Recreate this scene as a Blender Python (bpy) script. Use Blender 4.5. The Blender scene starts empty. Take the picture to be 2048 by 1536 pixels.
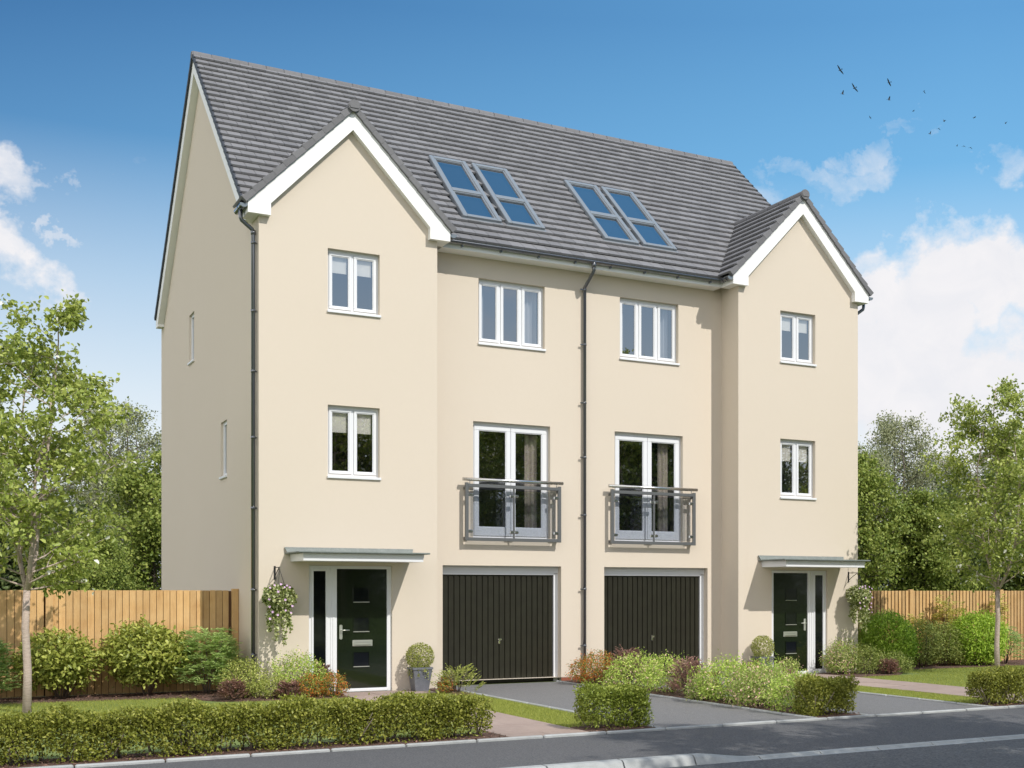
import bpy, math, random
import numpy as np
from mathutils import Vector, Matrix
C = bpy.context.scene.collection
PI = math.pi
# ---------------------------------------------------------------- camera
TH = 0.5409
F = 2549.48; CX = 1400.0; HY = 1183.55
cd = bpy.data.cameras.new('camera'); cam = bpy.data.objects.new('camera', cd); C.objects.link(cam)
cd.sensor_width = 36; cd.lens = F/2048*36
cd.shift_x = (1024-CX)/2048; cd.shift_y = (HY-768)/2048
cd.clip_start = 0.1; cd.clip_end = 3000
cs, sn = math.cos(TH), math.sin(TH)
R0, W0 = -7.1494, 20.6582
CAMX = -R0*cs - W0*sn; CAMY = R0*sn - W0*cs
cam.location = (CAMX, CAMY, 1.7); cam.rotation_euler = (PI/2, 0, -TH)
bpy.context.scene.camera = cam
# ---------------------------------------------------------------- sky and sun
sc = bpy.context.scene
sc.view_settings.view_transform = 'Standard'; sc.view_settings.look = 'None'
sc.view_settings.exposure = 0.42; sc.view_settings.gamma = 1
sc.cycles.max_bounces = 8; sc.cycles.transparent_max_bounces = 12
SUN = Vector((-.37, 1, -1.03)).normalized()
ld = bpy.data.lights.new('sun', 'SUN'); ld.energy = 2.85; ld.angle = math.radians(.5); ld.color = (1, .955, .88)
lo = bpy.data.objects.new('sun', ld); C.objects.link(lo)
lo.rotation_euler = SUN.to_track_quat('-Z', 'Y').to_euler(); lo.location = (20, -30, 40)
elev = math.asin(-SUN.z); rot = math.atan2(-SUN.x, -SUN.y)
w = bpy.data.worlds.new('World'); sc.world = w; w.use_nodes = True
nt = w.node_tree; nt.nodes.clear()
def N(t, **k):
    n = nt.nodes.new(t)
    for a, b in k.items(): setattr(n, a, b)
    return n
def Lk(a, b): nt.links.new(a, b)
def M_(op, a, b=None, c=None, clamp=False):
    n = N('ShaderNodeMath', operation=op); n.use_clamp = clamp
    for i, v in enumerate((a, b, c)):
        if v is None: continue
        if isinstance(v, (int, float)): n.inputs[i].default_value = v
        else: Lk(v, n.inputs[i])
    return n.outputs[0]
out = N('ShaderNodeOutputWorld'); bg = N('ShaderNodeBackground'); Lk(bg.outputs[0], out.inputs[0])
bg.inputs[1].default_value = 0.15
sky = N('ShaderNodeTexSky'); sky.sky_type = 'NISHITA'; sky.sun_disc = False
sky.sun_elevation = elev; sky.sun_rotation = rot; sky.air_density = 1.0; sky.dust_density = 0.6; sky.ozone_density = 3.0
tc = N('ShaderNodeTexCoord'); sx = N('ShaderNodeSeparateXYZ'); Lk(tc.outputs['Generated'], sx.inputs[0])
az = M_('ARCTAN2', sx.outputs[0], sx.outputs[1]); el = M_('ARCSINE', sx.outputs[2])
def noise(scale, detail, rough, sz=1.0, off=0.0, dist=0.0):
    mp = N('ShaderNodeMapping'); Lk(tc.outputs['Generated'], mp.inputs[0]); mp.inputs['Scale'].default_value = (1, 1, sz); mp.inputs['Location'].default_value = (off, off*.7, 0)
    n = N('ShaderNodeTexNoise'); Lk(mp.outputs[0], n.inputs['Vector']); n.inputs['Scale'].default_value = scale
    n.inputs['Detail'].default_value = detail; n.inputs['Roughness'].default_value = rough; n.inputs['Distortion'].default_value = dist
    return n.outputs[0]
def px_dir(x, y):
    r = (x-CX)/F; u = (HY-y)/F
    return TH+math.atan(r), math.atan(u/math.sqrt(1+r*r))
def warp(a_, off, amp, scale):
    return M_('ADD', a_, M_('MULTIPLY', M_('SUBTRACT', noise(scale, 6, .62, 1.0, off), .5), amp))
AZ0, EL0 = az, el
az = warp(az, 1.3, .20, 14); el = warp(el, 5.9, .13, 14)
n1 = noise(9, 9, .62, 1.6, 3.1, .25); n2 = noise(26, 7, .6, 1.3, 7.7, .4)
# clouds: soft-edged bodies at fixed bearings and heights, torn by noise
tot = None
for (x, y, rx, ry, amp) in [(20, 350, 130, 66, 1.1), (110, 365, 70, 34, .85), (0, 430, 60, 50, .85), (0, 515, 100, 72, 1.1), (142, 452, 26, 34, .8),
        (250, 340, 60, 30, .22), (1510, 375, 80, 60, .55), (1590, 345, 80, 50, .6), (1680, 350, 120, 46, .64), (1740, 312, 90, 34, .66), (1650, 385, 70, 34, .5), (1820, 280, 90, 30, .68), (1890, 262, 80, 34, .66), (1940, 235, 60, 22, .5), (2040, 290, 80, 50, .55), (1700, 390, 80, 30, .3),
        (1750, 570, 90, 70, 1.2), (1870, 600, 150, 110, 1.6), (2020, 570, 120, 105, 1.6), (1780, 740, 210, 170, 1.9), (1960, 800, 230, 150, 1.7), (1700, 650, 110, 100, 1.4),
        (150, 880, 90, 60, .9), (-500, 500, 260, 130, 1.0), (2600, 500, 300, 130, 1.2), (3100, 700, 330, 130, 1.1)]:
    a, e = px_dir(x, y)
    ra = rx/F*math.cos(a-TH)**2; re = ry/F*math.cos(e)**2*max(.5, math.cos(a-TH))
    da = M_('DIVIDE', M_('SUBTRACT', az, a), ra); de = M_('DIVIDE', M_('SUBTRACT', el, e), re)
    d = M_('SQRT', M_('ADD', M_('MULTIPLY', da, da), M_('MULTIPLY', de, de)))
    v = M_('MULTIPLY', M_('MULTIPLY', M_('SUBTRACT', 1.45, d, None, True), .8), amp)
    tot = v if tot is None else M_('MAXIMUM', tot, v)
# cumulus out of view (seen in reflections); bright west bank added as side-wall fill
az, el = AZ0, EL0
west_fill = M_('MULTIPLY', M_('MULTIPLY', M_('SUBTRACT', M_('COSINE', M_('ADD', az, 1.9)), .2), 3.0, None, True), .95)
seast = M_('MULTIPLY', M_('MULTIPLY', M_('SUBTRACT', M_('COSINE', M_('SUBTRACT', az, 2.6)), .1), 3.0, None, True), .36)
tot = M_('MAXIMUM', tot, seast)
tot = M_('MAXIMUM', tot, west_fill)
nn = M_('ADD', M_('MULTIPLY', n1, .72), M_('MULTIPLY', n2, .28))
cl = M_('MULTIPLY', M_('SUBTRACT', M_('ADD', M_('MULTIPLY', tot, .75), M_('MULTIPLY', nn, 1.7)), 1.12), 1.9, None, True)
cl = M_('MULTIPLY', cl, M_('MINIMUM', M_('MULTIPLY', tot, 3), 1.0))
# pale air towards the horizon, more on the right (east)
hz = M_('DIVIDE', M_('SUBTRACT', .32, el), .22, None, True)
hz = M_('MULTIPLY', M_('POWER', hz, 1.1), .96)
mixh = N('ShaderNodeMix', data_type='RGBA'); Lk(hz, mixh.inputs[0])
hs = N('ShaderNodeHueSaturation'); hs.inputs['Saturation'].default_value = 1.3; hs.inputs['Value'].default_value = .50; Lk(sky.outputs[0], hs.inputs['Color'])
azf = M_('MULTIPLY', M_('DIVIDE', M_('SUBTRACT', M_('COSINE', M_('SUBTRACT', az, 1.3)), .3), .55, None, True), .52)
mxa = N('ShaderNodeMix', data_type='RGBA'); Lk(azf, mxa.inputs[0]); Lk(hs.outputs[0], mxa.inputs[6]); mxa.inputs[7].default_value = (1.0, 2.75, 4.9, 1)
cyf = M_('MULTIPLY', M_('DIVIDE', M_('SUBTRACT', .42, el), .20, None, True), M_('ADD', .28, M_('MULTIPLY', azf, .7)))
mxc = N('ShaderNodeMix', data_type='RGBA'); Lk(cyf, mxc.inputs[0]); Lk(mxa.outputs[2], mxc.inputs[6]); mxc.inputs[7].default_value = (1.5, 3.45, 5.0, 1)
Lk(mxc.outputs[2], mixh.inputs[6]); mixh.inputs[7].default_value = (4.3, 4.55, 4.75, 1)
shade = M_('MULTIPLY', n2, 1.0)
cr = N('ShaderNodeMix', data_type='RGBA'); Lk(shade, cr.inputs[0]); cr.inputs[6].default_value = (3.9, 4.0, 4.3, 1); cr.inputs[7].default_value = (4.9, 4.75, 4.75, 1)
bk2 = M_('MULTIPLY', west_fill, 1.6, None, True)
crb = N('ShaderNodeMix', data_type='RGBA'); Lk(bk2, crb.inputs[0]); Lk(cr.outputs[2], crb.inputs[6]); crb.inputs[7].default_value = (8.4, 8.2, 8.1, 1)  # west bank set far brighter than the visible clouds, to light the shaded wall
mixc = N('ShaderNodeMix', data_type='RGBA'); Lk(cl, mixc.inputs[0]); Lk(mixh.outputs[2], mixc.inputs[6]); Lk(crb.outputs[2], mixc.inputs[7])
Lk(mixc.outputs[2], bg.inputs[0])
# ---------------------------------------------------------------- helpers
WL = {}
def tag(o, label=None, cat=None, group=None, kind=None):
    if label: o['label'] = label
    if cat: o['category'] = cat
    if group: o['group'] = group
    if kind: o['kind'] = kind
    return o
def empty(name, loc):
    o = bpy.data.objects.new(name, None); C.objects.link(o); o.location = loc; o.empty_display_size = .2
    WL[o.name] = Vector(loc); return o
class MB:
    def __init__(s): s.v = []; s.f = []; s.sm = []
    def add(s, vs, fs, smooth=False):
        b = len(s.v); s.v += [tuple(p) for p in vs]; s.f += [tuple(i+b for i in f) for f in fs]; s.sm += [smooth]*len(fs); return s
    def box(s, x0, y0, z0, x1, y1, z1, fr=None):
        vs = [(x0, y0, z0), (x1, y0, z0), (x1, y1, z0), (x0, y1, z0), (x0, y0, z1), (x1, y0, z1), (x1, y1, z1), (x0, y1, z1)]
        if fr: vs = [fr(*p) for p in vs]
        return s.add(vs, [(0, 3, 2, 1), (4, 5, 6, 7), (0, 1, 5, 4), (1, 2, 6, 5), (2, 3, 7, 6), (3, 0, 4, 7)])
    def bevbox(s, x0, y0, z0, x1, y1, z1, b=.008, fr=None):
        P = []; 
        for z, i in ((z0, b), (z0+b, 0), (z1-b, 0), (z1, b)):
            for x, y in ((x0+b, y0), (x1-b, y0), (x1, y0+b), (x1, y1-b), (x1-b, y1), (x0+b, y1), (x0, y1-b), (x0, y0+b)):
                cx_ = (x0+x1)/2; cy_ = (y0+y1)/2
                xx = x + (i if x < cx_ else -i) if i else x
                yy = y + (i if y < cy_ else -i) if i else y
                P.append((xx, yy, z))
        if fr: P = [fr(*p) for p in P]
        fs = [tuple(range(7, -1, -1)), tuple(range(24, 32))]
        for k in range(3):
            for i in range(8): j = (i+1) % 8; fs.append((k*8+i, k*8+j, k*8+8+j, k*8+8+i))
        return s.add(P, fs)
    def quad(s, *p): return s.add(p, [tuple(range(len(p)))])
    def prism(s, poly, ax, a, b):
        def mk(u, v, t): return (u, t, v) if ax == 'Y' else ((t, u, v) if ax == 'X' else (u, v, t))
        n = len(poly); vs = [mk(u, v, a) for u, v in poly]+[mk(u, v, b) for u, v in poly]
        return s.add(vs, [tuple(range(n-1, -1, -1)), tuple(range(n, 2*n))]+[(i, (i+1) % n, n+(i+1) % n, n+i) for i in range(n)])
    def tube(s, pts, r, n=8, cap=True):
        pts = [Vector(p) for p in pts]; rs = r if isinstance(r, (list, tuple)) else [r]*len(pts)
        vs = []; up = None
        for i, p in enumerate(pts):
            t = (pts[min(i+1, len(pts)-1)]-pts[max(i-1, 0)]).normalized()
            if up is None:
                up = t.orthogonal().normalized()
            up = (up-t*up.dot(t)); up = up.normalized() if up.length > 1e-6 else t.orthogonal().normalized()
            b = t.cross(up)
            for k in range(n):
                a = 2*PI*k/n; vs.append(p+(up*math.cos(a)+b*math.sin(a))*rs[i])
        fs = [(i*n+k, i*n+(k+1) % n, (i+1)*n+(k+1) % n, (i+1)*n+k) for i in range(len(pts)-1) for k in range(n)]
        s.add(vs, fs, True)
        if cap: s.f += [tuple(len(s.v)-len(vs)+k for k in range(n-1, -1, -1)), tuple(len(s.v)-n+k for k in range(n))]; s.sm += [False, False]
        return s
def mkmesh(name, v, f, mat, smooth=None):
    me = bpy.data.meshes.new(name); me.from_pydata(v, [], f)
    if smooth is not None: me.polygons.foreach_set('use_smooth', smooth)
    if mat: me.materials.append(mat)
    me.update(); return me
def link(name, me, origin, parent=None):
    o = bpy.data.objects.new(name, me); C.objects.link(o)
    pl = WL[parent.name] if parent else Vector((0, 0, 0))
    if parent: o.parent = parent
    o.location = Vector(origin)-pl; WL[o.name] = Vector(origin); return o
def obj(name, mb, mat, parent=None, origin=None):
    v = np.array(mb.v, float)
    if origin is None:
        lo_, hi_ = v.min(0), v.max(0); origin = ((lo_[0]+hi_[0])/2, (lo_[1]+hi_[1])/2, lo_[2])
    v = v-np.array(origin)
    return link(name, mkmesh(name, v.tolist(), mb.f, mat, mb.sm), origin, parent)
# ---------------------------------------------------------------- materials
def mat(name, col, rough=.6, metal=0, spec=.5, noise_=None, bump=None, coat=0):
    m = bpy.data.materials.new(name); m.use_nodes = True; t = m.node_tree; p = t.nodes['Principled BSDF']
    p.inputs['Base Color'].default_value = (*col, 1); p.inputs['Roughness'].default_value = rough
    p.inputs['Metallic'].default_value = metal; p.inputs['Specular IOR Level'].default_value = spec
    p.inputs['Coat Weight'].default_value = coat
    co = t.nodes.new('ShaderNodeTexCoord')
    if noise_:   # list of (scale, strength, stretch, colour)
        last = None
        for (s, amt, st, c2) in noise_:
            mp = t.nodes.new('ShaderNodeMapping'); mp.inputs['Scale'].default_value = st; t.links.new(co.outputs['Object'], mp.inputs[0])
            nn_ = t.nodes.new('ShaderNodeTexNoise'); nn_.inputs['Scale'].default_value = s; nn_.inputs['Detail'].default_value = 5; nn_.inputs['Roughness'].default_value = .6
            t.links.new(mp.outputs[0], nn_.inputs[0])
            mr = t.nodes.new('ShaderNodeMapRange'); mr.inputs[1].default_value = .35; mr.inputs[2].default_value = .68; mr.inputs[4].default_value = amt
            t.links.new(nn_.outputs[0], mr.inputs[0])
            mx = t.nodes.new('ShaderNodeMix'); mx.data_type = 'RGBA'; t.links.new(mr.outputs[0], mx.inputs[0])
            if last is None: mx.inputs[6].default_value = (*col, 1)
            else: t.links.new(last, mx.inputs[6])
            mx.inputs[7].default_value = (*c2, 1); last = mx.outputs[2]
        t.links.new(last, p.inputs['Base Color'])
        m['last'] = 1
    if bump:
        s, amt, st = bump
        mp = t.nodes.new('ShaderNodeMapping'); mp.inputs['Scale'].default_value = st; t.links.new(co.outputs['Object'], mp.inputs[0])
        nn_ = t.nodes.new('ShaderNodeTexNoise'); nn_.inputs['Scale'].default_value = s; nn_.inputs['Detail'].default_value = 6
        t.links.new(mp.outputs[0], nn_.inputs[0]); b = t.nodes.new('ShaderNodeBump'); b.inputs['Strength'].default_value = amt; b.inputs['Distance'].default_value = .02
        t.links.new(nn_.outputs[0], b.inputs['Height']); t.links.new(b.outputs[0], p.inputs['Normal'])
    return m
def island(m, lo_, hi_, sat=None):
    """vary each separate piece of a mesh (tile, board, leaf) a little"""
    t = m.node_tree; p = t.nodes['Principled BSDF']; g = t.nodes.new('ShaderNodeNewGeometry')
    mr = t.nodes.new('ShaderNodeMapRange'); mr.inputs[3].default_value = lo_; mr.inputs[4].default_value = hi_
    t.links.new(g.outputs['Random Per Island'], mr.inputs[0])
    h = t.nodes.new('ShaderNodeHueSaturation'); t.links.new(mr.outputs[0], h.inputs['Value'])
    ip = p.inputs['Base Color']
    if ip.is_linked: t.links.new(ip.links[0].from_socket, h.inputs['Color'])
    else: h.inputs['Color'].default_value = ip.default_value
    t.links.new(h.outputs[0], ip); return m
I3 = (1, 1, 1)
def leafmat(name, cols, trans=.3, rough=.5):
    m = bpy.data.materials.new(name); m.use_nodes = True; t = m.node_tree; p = t.nodes['Principled BSDF']; o = t.nodes['Material Output']
    g = t.nodes.new('ShaderNodeNewGeometry'); r = t.nodes.new('ShaderNodeValToRGB'); e = r.color_ramp.elements
    r.color_ramp.interpolation = 'LINEAR'
    while len(e) > 1: e.remove(e[0])
    e[0].position = cols[0][0]; e[0].color = (*cols[0][1], 1)
    for ps, c in cols[1:]:
        k = e.new(ps); k.color = (*c, 1)
    t.links.new(g.outputs['Random Per Island'], r.inputs[0])
    t.links.new(r.outputs[0], p.inputs['Base Color']); p.inputs['Roughness'].default_value = rough; p.inputs['Specular IOR Level'].default_value = .35
    tr = t.nodes.new('ShaderNodeBsdfTranslucent'); hs_ = t.nodes.new('ShaderNodeHueSaturation'); hs_.inputs['Value'].default_value = 1.3; hs_.inputs['Hue'].default_value = .49
    t.links.new(r.outputs[0], hs_.inputs['Color']); t.links.new(hs_.outputs[0], tr.inputs[0])
    mx = t.nodes.new('ShaderNodeMixShader'); mx.inputs[0].default_value = trans
    t.links.new(p.outputs[0], mx.inputs[1]); t.links.new(tr.outputs[0], mx.inputs[2]); t.links.new(mx.outputs[0], o.inputs[0]); return m
def glass(name, tint, refl):
    m = bpy.data.materials.new(name); m.use_nodes = True; t = m.node_tree; t.nodes.clear()
    o = t.nodes.new('ShaderNodeOutputMaterial'); g = t.nodes.new('ShaderNodeBsdfGlossy'); g.inputs['Roughness'].default_value = 0.0
    g.inputs[0].default_value = (.95, .97, 1, 1)
    tr = t.nodes.new('ShaderNodeBsdfTransparent'); tr.inputs[0].default_value = (*tint, 1)
    fr = t.nodes.new('ShaderNodeLayerWeight'); fr.inputs[0].default_value = .5
    pw = t.nodes.new('ShaderNodeMath'); pw.operation = 'POWER'; pw.inputs[1].default_value = 4.0; t.links.new(fr.outputs['Facing'], pw.inputs[0])
    a = t.nodes.new('ShaderNodeMath'); a.operation = 'MULTIPLY_ADD'; a.inputs[1].default_value = .9; a.inputs[2].default_value = refl; a.use_clamp = True
    t.links.new(pw.outputs[0], a.inputs[0]); mx = t.nodes.new('ShaderNodeMixShader'); t.links.new(a.outputs[0], mx.inputs[0])
    t.links.new(tr.outputs[0], mx.inputs[1]); t.links.new(g.outputs[0], mx.inputs[2]); t.links.new(mx.outputs[0], o.inputs[0]); return m
MT = {}
MT['render'] = mat('cream_render', (.642, .568, .475), .9, noise_=[(.55, .5, I3, (.625, .551, .456)), (14, .3, I3, (.618, .545, .452)), (.22, .35, (1, 1, .5), (.617, .545, .447))], bump=(170, .22, I3))
MT['white'] = mat('white_upvc', (.73, .745, .77), .35)
MT['whiteboard'] = mat('white_bargeboard', (.83, .83, .82), .5)
MT['tile'] = island(mat('grey_concrete_tile', (.182, .182, .190), .68, noise_=[(3, .6, I3, (.155, .155, .163)), (.8, .4, I3, (.20, .198, .204)), (60, .5, I3, (.208, .207, .214))], bump=(90, .15, I3)), .86, 1.12)
MT['ridge'] = island(mat('ridge_tile_grey', (.16, .16, .168), .75, noise_=[(20, .6, I3, (.125, .125, .132))], bump=(90, .2, I3)), .88, 1.12)
MT['vergecap'] = mat('dark_verge_cap', (.045, .05, .06), .6)
MT['deck'] = mat('roof_underlay', (.02, .02, .022), .9)
MT['gutter'] = mat('black_pvc', (.045, .052, .066), .16, spec=1.0, coat=1.0)
MT['capgrey'] = mat('gutter_end_cap', (.16, .19, .22), .3)
MT['frame_grey'] = mat('roof_window_frame_grey', (.20, .225, .25), .38, noise_=[(8, .3, I3, (.17, .195, .22))])
MT['glass'] = glass('window_glass', (.86, .885, .9), .32)
MT['roofglass'] = glass('roof_window_glass', (.50, .52, .54), .33)
MT['clear'] = glass('balcony_glass', (.84, .855, .88), .07)
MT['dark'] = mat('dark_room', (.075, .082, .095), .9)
MT['lining'] = mat('roof_window_blackout', (.30, .30, .31), .9)
MT['blind'] = mat('roller_blind', (.86, .80, .72), .9)
MT['curtain'] = mat('curtain_cloth', (.52, .44, .38), .9, bump=(3, .6, (12, 12, .2)))
MT['net'] = mat('net_curtain', (.42, .42, .44), .9)
MT['steel'] = mat('brushed_steel', (.60, .60, .59), .25, 1.0, bump=(40, .05, (1, 30, 30)))
MT['darksteel'] = mat('grey_steel_bar', (.17, .176, .18), .36, .45)
MT['chrome'] = mat('chrome', (.75, .76, .74), .12, 1.0)
MT['satin'] = mat('satin_chrome', (.62, .64, .58), .38, .85)
MT['door'] = mat('black_composite_door', (.007, .012, .005), .12, coat=.35, spec=.6, bump=(5, .10, I3))
MT['garage'] = mat('black_garage_steel', (.019, .018, .012), .36, spec=.45, noise_=[(5, .6, I3, (.028, .028, .018))])
MT['doorglass'] = mat('obscured_dark_glass', (.004, .005, .007), .05, spec=.8)
MT['lead'] = mat('weathered_lead', (.15, .17, .165), .6, noise_=[(9, .8, (1, 3, 3), (.22, .245, .23)), (30, .6, I3, (.10, .125, .11))])
MT['brick'] = mat('red_plinth_brick', (.28, .09, .05), .85, noise_=[(20, .7, I3, (.20, .06, .035))])
MT['mortar'] = mat('mortar', (.35, .32, .28), .9)
MT['asphalt'] = mat('drive_asphalt', (.175, .172, .172), .85, noise_=[(.9, .5, I3, (.128, .127, .129)), (20, .9, I3, (.235, .233, .233)), (9, .6, I3, (.125, .124, .127)), (1.7, .5, (1, .35, 1), (.15, .149, .15)), (62, .9, I3, (.26, .258, .258)), (48, .8, (1, 1.2, 1), (.10, .10, .104))], bump=(150, .5, I3))
MT['pave'] = mat('pavement_asphalt', (.104, .105, .109), .82, noise_=[(.7, .5, I3, (.068, .069, .072)), (18, .95, I3, (.17, .17, .175)), (8, .65, I3, (.062, .063, .067)), (1.3, .5, (.35, 1, 1), (.088, .089, .092)), (58, .9, I3, (.19, .19, .195)), (46, .9, (1, 1.2, 1), (.05, .05, .053))], bump=(140, .6, I3))
MT['road'] = mat('road_asphalt', (.118, .121, .126), .85, noise_=[(.5, .5, I3, (.072, .073, .076)), (13, .95, I3, (.20, .204, .21)), (6, .65, I3, (.07, .072, .076)), (1.1, .5, (.3, 1, 1), (.10, .102, .106)), (42, .9, I3, (.22, .225, .23)), (36, .9, (1, 1.2, 1), (.045, .047, .05))], bump=(95, .8, I3))
MT['kerb'] = island(mat('concrete_kerb', (.385, .40, .40), .85, noise_=[(7, .7, I3, (.25, .265, .26)), (45, .6, I3, (.38, .395, .39))], bump=(60, .3, I3)), .92, 1.06)
MT['slab'] = mat('buff_paving_slab', (.36, .275, .235), .85, noise_=[(1.3, .8, I3, (.29, .22, .19)), (9, .5, I3, (.42, .33, .285)), (60, .3, I3, (.27, .20, .17))], bump=(60, .2, I3))
island(MT['slab'], .9, 1.1)
MT['lawn'] = mat('lawn_turf', (.19, .245, .062), .95, noise_=[(1.5, .6, I3, (.21, .265, .075)), (60, .8, I3, (.12, .17, .042))], bump=(90, .8, I3))
MT['field'] = mat('rough_grass', (.07, .10, .03), .95, noise_=[(.4, .8, I3, (.10, .13, .04))])
MT['mulch'] = mat('bark_mulch', (.10, .055, .04), .95, noise_=[(25, .9, I3, (.045, .024, .018)), (70, .8, I3, (.20, .12, .09))], bump=(45, 1.0, I3))
MT['chip'] = island(mat('bark_chip', (.16, .09, .065), .9), .3, 1.8)
MT['fence'] = island(mat('cedar_fence_board', (.66, .405, .165), .7, noise_=[(3.2, .75, (7, 7, .5), (.47, .27, .105)), (22, .4, (9, 9, .35), (.38, .20, .08)), (3, .55, (1, 1, 1), (.70, .48, .24))], bump=(30, .2, (6, 6, .4))), .84, 1.12)
MT['fenceback'] = mat('fence_back_shaded', (.13, .065, .03), .8)  # backing boards coloured darker, so the gap shade is in the colour
MT['bark'] = mat('pale_birch_bark', (.50, .40, .34), .8, noise_=[(10, .9, (1, 1, 9), (.30, .21, .17)), (26, .7, (1, 1, 10), (.64, .56, .49)), (3, .4, I3, (.42, .32, .27))], bump=(20, .6, (1, 1, 7)))
MT['twig'] = mat('brown_twig', (.12, .085, .06), .9)
MT['greytwig'] = mat('grey_twig', (.19, .155, .13), .9)
MT['darktrunk'] = mat('dark_trunk', (.07, .055, .045), .9, noise_=[(8, .8, (1, 1, .3), (.13, .11, .09))])
MT['pot'] = mat('zinc_planter', (.17, .18, .21), .5, .3, noise_=[(12, .7, I3, (.23, .24, .27)), (40, .5, I3, (.12, .13, .155))])
MT['coir'] = mat('coir_basket', (.09, .06, .035), .95)
MT['black'] = mat('black_iron', (.012, .012, .013), .45)
MT['bird'] = mat('dark_feathers', (.035, .04, .05), .8)
def G3(a, b, c): return [(0, a), (.5, b), (1, c)]
LM = {}
LM['tree'] = leafmat('street_tree_leaf', [(0, (0.181, 0.242, 0.045)), (.5, (0.320, 0.389, 0.081)), (.96, (0.492, 0.545, 0.145)), (.965, (0.850, 0.850, 0.743)), (1, (0.850, 0.850, 0.800))], .34, .42)
LM['maple'] = leafmat('bright_green_leaf', G3((0.160, 0.225, 0.043), (0.259, 0.326, 0.065), (0.393, 0.437, 0.109)), .32)
LM['birch'] = leafmat('grey_green_leaf', G3((0.214, 0.244, 0.130), (0.312, 0.336, 0.182), (0.447, 0.458, 0.260)), .3)  # birch grey-green, lightened further to stand in for distant haze
LM['dark'] = leafmat('dark_green_leaf', G3((0.073, 0.102, 0.036), (0.112, 0.158, 0.051), (0.185, 0.223, 0.074)), .25)
LM['hedge'] = leafmat('hedge_leaf', G3((0.139, 0.162, 0.022), (0.232, 0.259, 0.037), (0.400, 0.403, 0.083)), .28, .4)
LM['hedge2'] = leafmat('box_cube_leaf', G3((0.141, 0.192, 0.022), (0.224, 0.283, 0.041), (0.365, 0.416, 0.083)), .28, .4)
LM['big'] = leafmat('broad_shrub_leaf', G3((0.178, 0.224, 0.038), (0.320, 0.358, 0.068), (0.522, 0.549, 0.129)), .25, .38)
LM['fern'] = leafmat('nandina_leaf', G3((0.232, 0.342, 0.116), (0.372, 0.502, 0.170), (0.581, 0.722, 0.263)), .3)
LM['yellow'] = leafmat('yellow_green_leaf', G3((0.212, 0.275, 0.048), (0.371, 0.425, 0.095), (0.610, 0.625, 0.202)), .3)
LM['green'] = leafmat('abelia_leaf', [(0, (0.214, 0.320, 0.049)), (.5, (0.393, 0.539, 0.099)), (.9, (0.643, 0.758, 0.185)), (.94, (0.850, 0.590, 0.445)), (1, (0.850, 0.674, 0.494))], .3)
LM['rose'] = leafmat('pink_tinged_leaf', [(0, (0.198, 0.284, 0.059)), (.5, (0.336, 0.434, 0.107)), (.84, (0.564, 0.630, 0.202)), (.9, (0.850, 0.510, 0.451)), (1, (0.850, 0.630, 0.546))], .3)
LM['berb'] = leafmat('purple_berberis_leaf', G3((0.149, 0.077, 0.065), (0.278, 0.154, 0.122), (0.536, 0.334, 0.254)), .2)
LM['orange'] = leafmat('green_and_orange_leaf', [(0, (.14, .19, .03)), (.52, (.30, .34, .07)), (.60, (.58, .18, .03)), (.9, (.62, .21, .04)), (1, (.72, .32, .08))], .3)
LM['laurel'] = leafmat('bright_laurel_leaf', G3((0.210, 0.333, 0.032), (0.351, 0.515, 0.053), (0.561, 0.711, 0.118)), .3)
LM['olive'] = leafmat('olive_green_leaf', G3((0.143, 0.192, 0.038), (0.245, 0.298, 0.068), (0.386, 0.422, 0.114)), .25)
LM['ball'] = leafmat('topiary_leaf', G3((0.191, 0.225, 0.043), (0.318, 0.352, 0.085), (0.525, 0.540, 0.185)), .28)
LM['varieg'] = leafmat('variegated_trailing_leaf', [(0, (0.114, 0.160, 0.029)), (.45, (0.218, 0.274, 0.068)), (.62, (0.458, 0.479, 0.194)), (1, (0.720, 0.760, 0.484))], .25)
LM['petal'] = leafmat('lilac_petal', G3((0.589, 0.336, 0.620), (0.722, 0.480, 0.760), (0.817, 0.608, 0.840)), .3)
LM['eye'] = mat('orange_flower_eye', (.75, .22, .06), .6)
LM['climb'] = leafmat('pale_sapling_leaf', G3((0.318, 0.345, 0.071), (0.541, 0.517, 0.142), (0.796, 0.690, 0.237)), .35)
LM['grass'] = leafmat('grass_blade', G3((0.209, 0.256, 0.044), (0.311, 0.350, 0.069), (0.452, 0.465, 0.113)), .3, .6)
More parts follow.
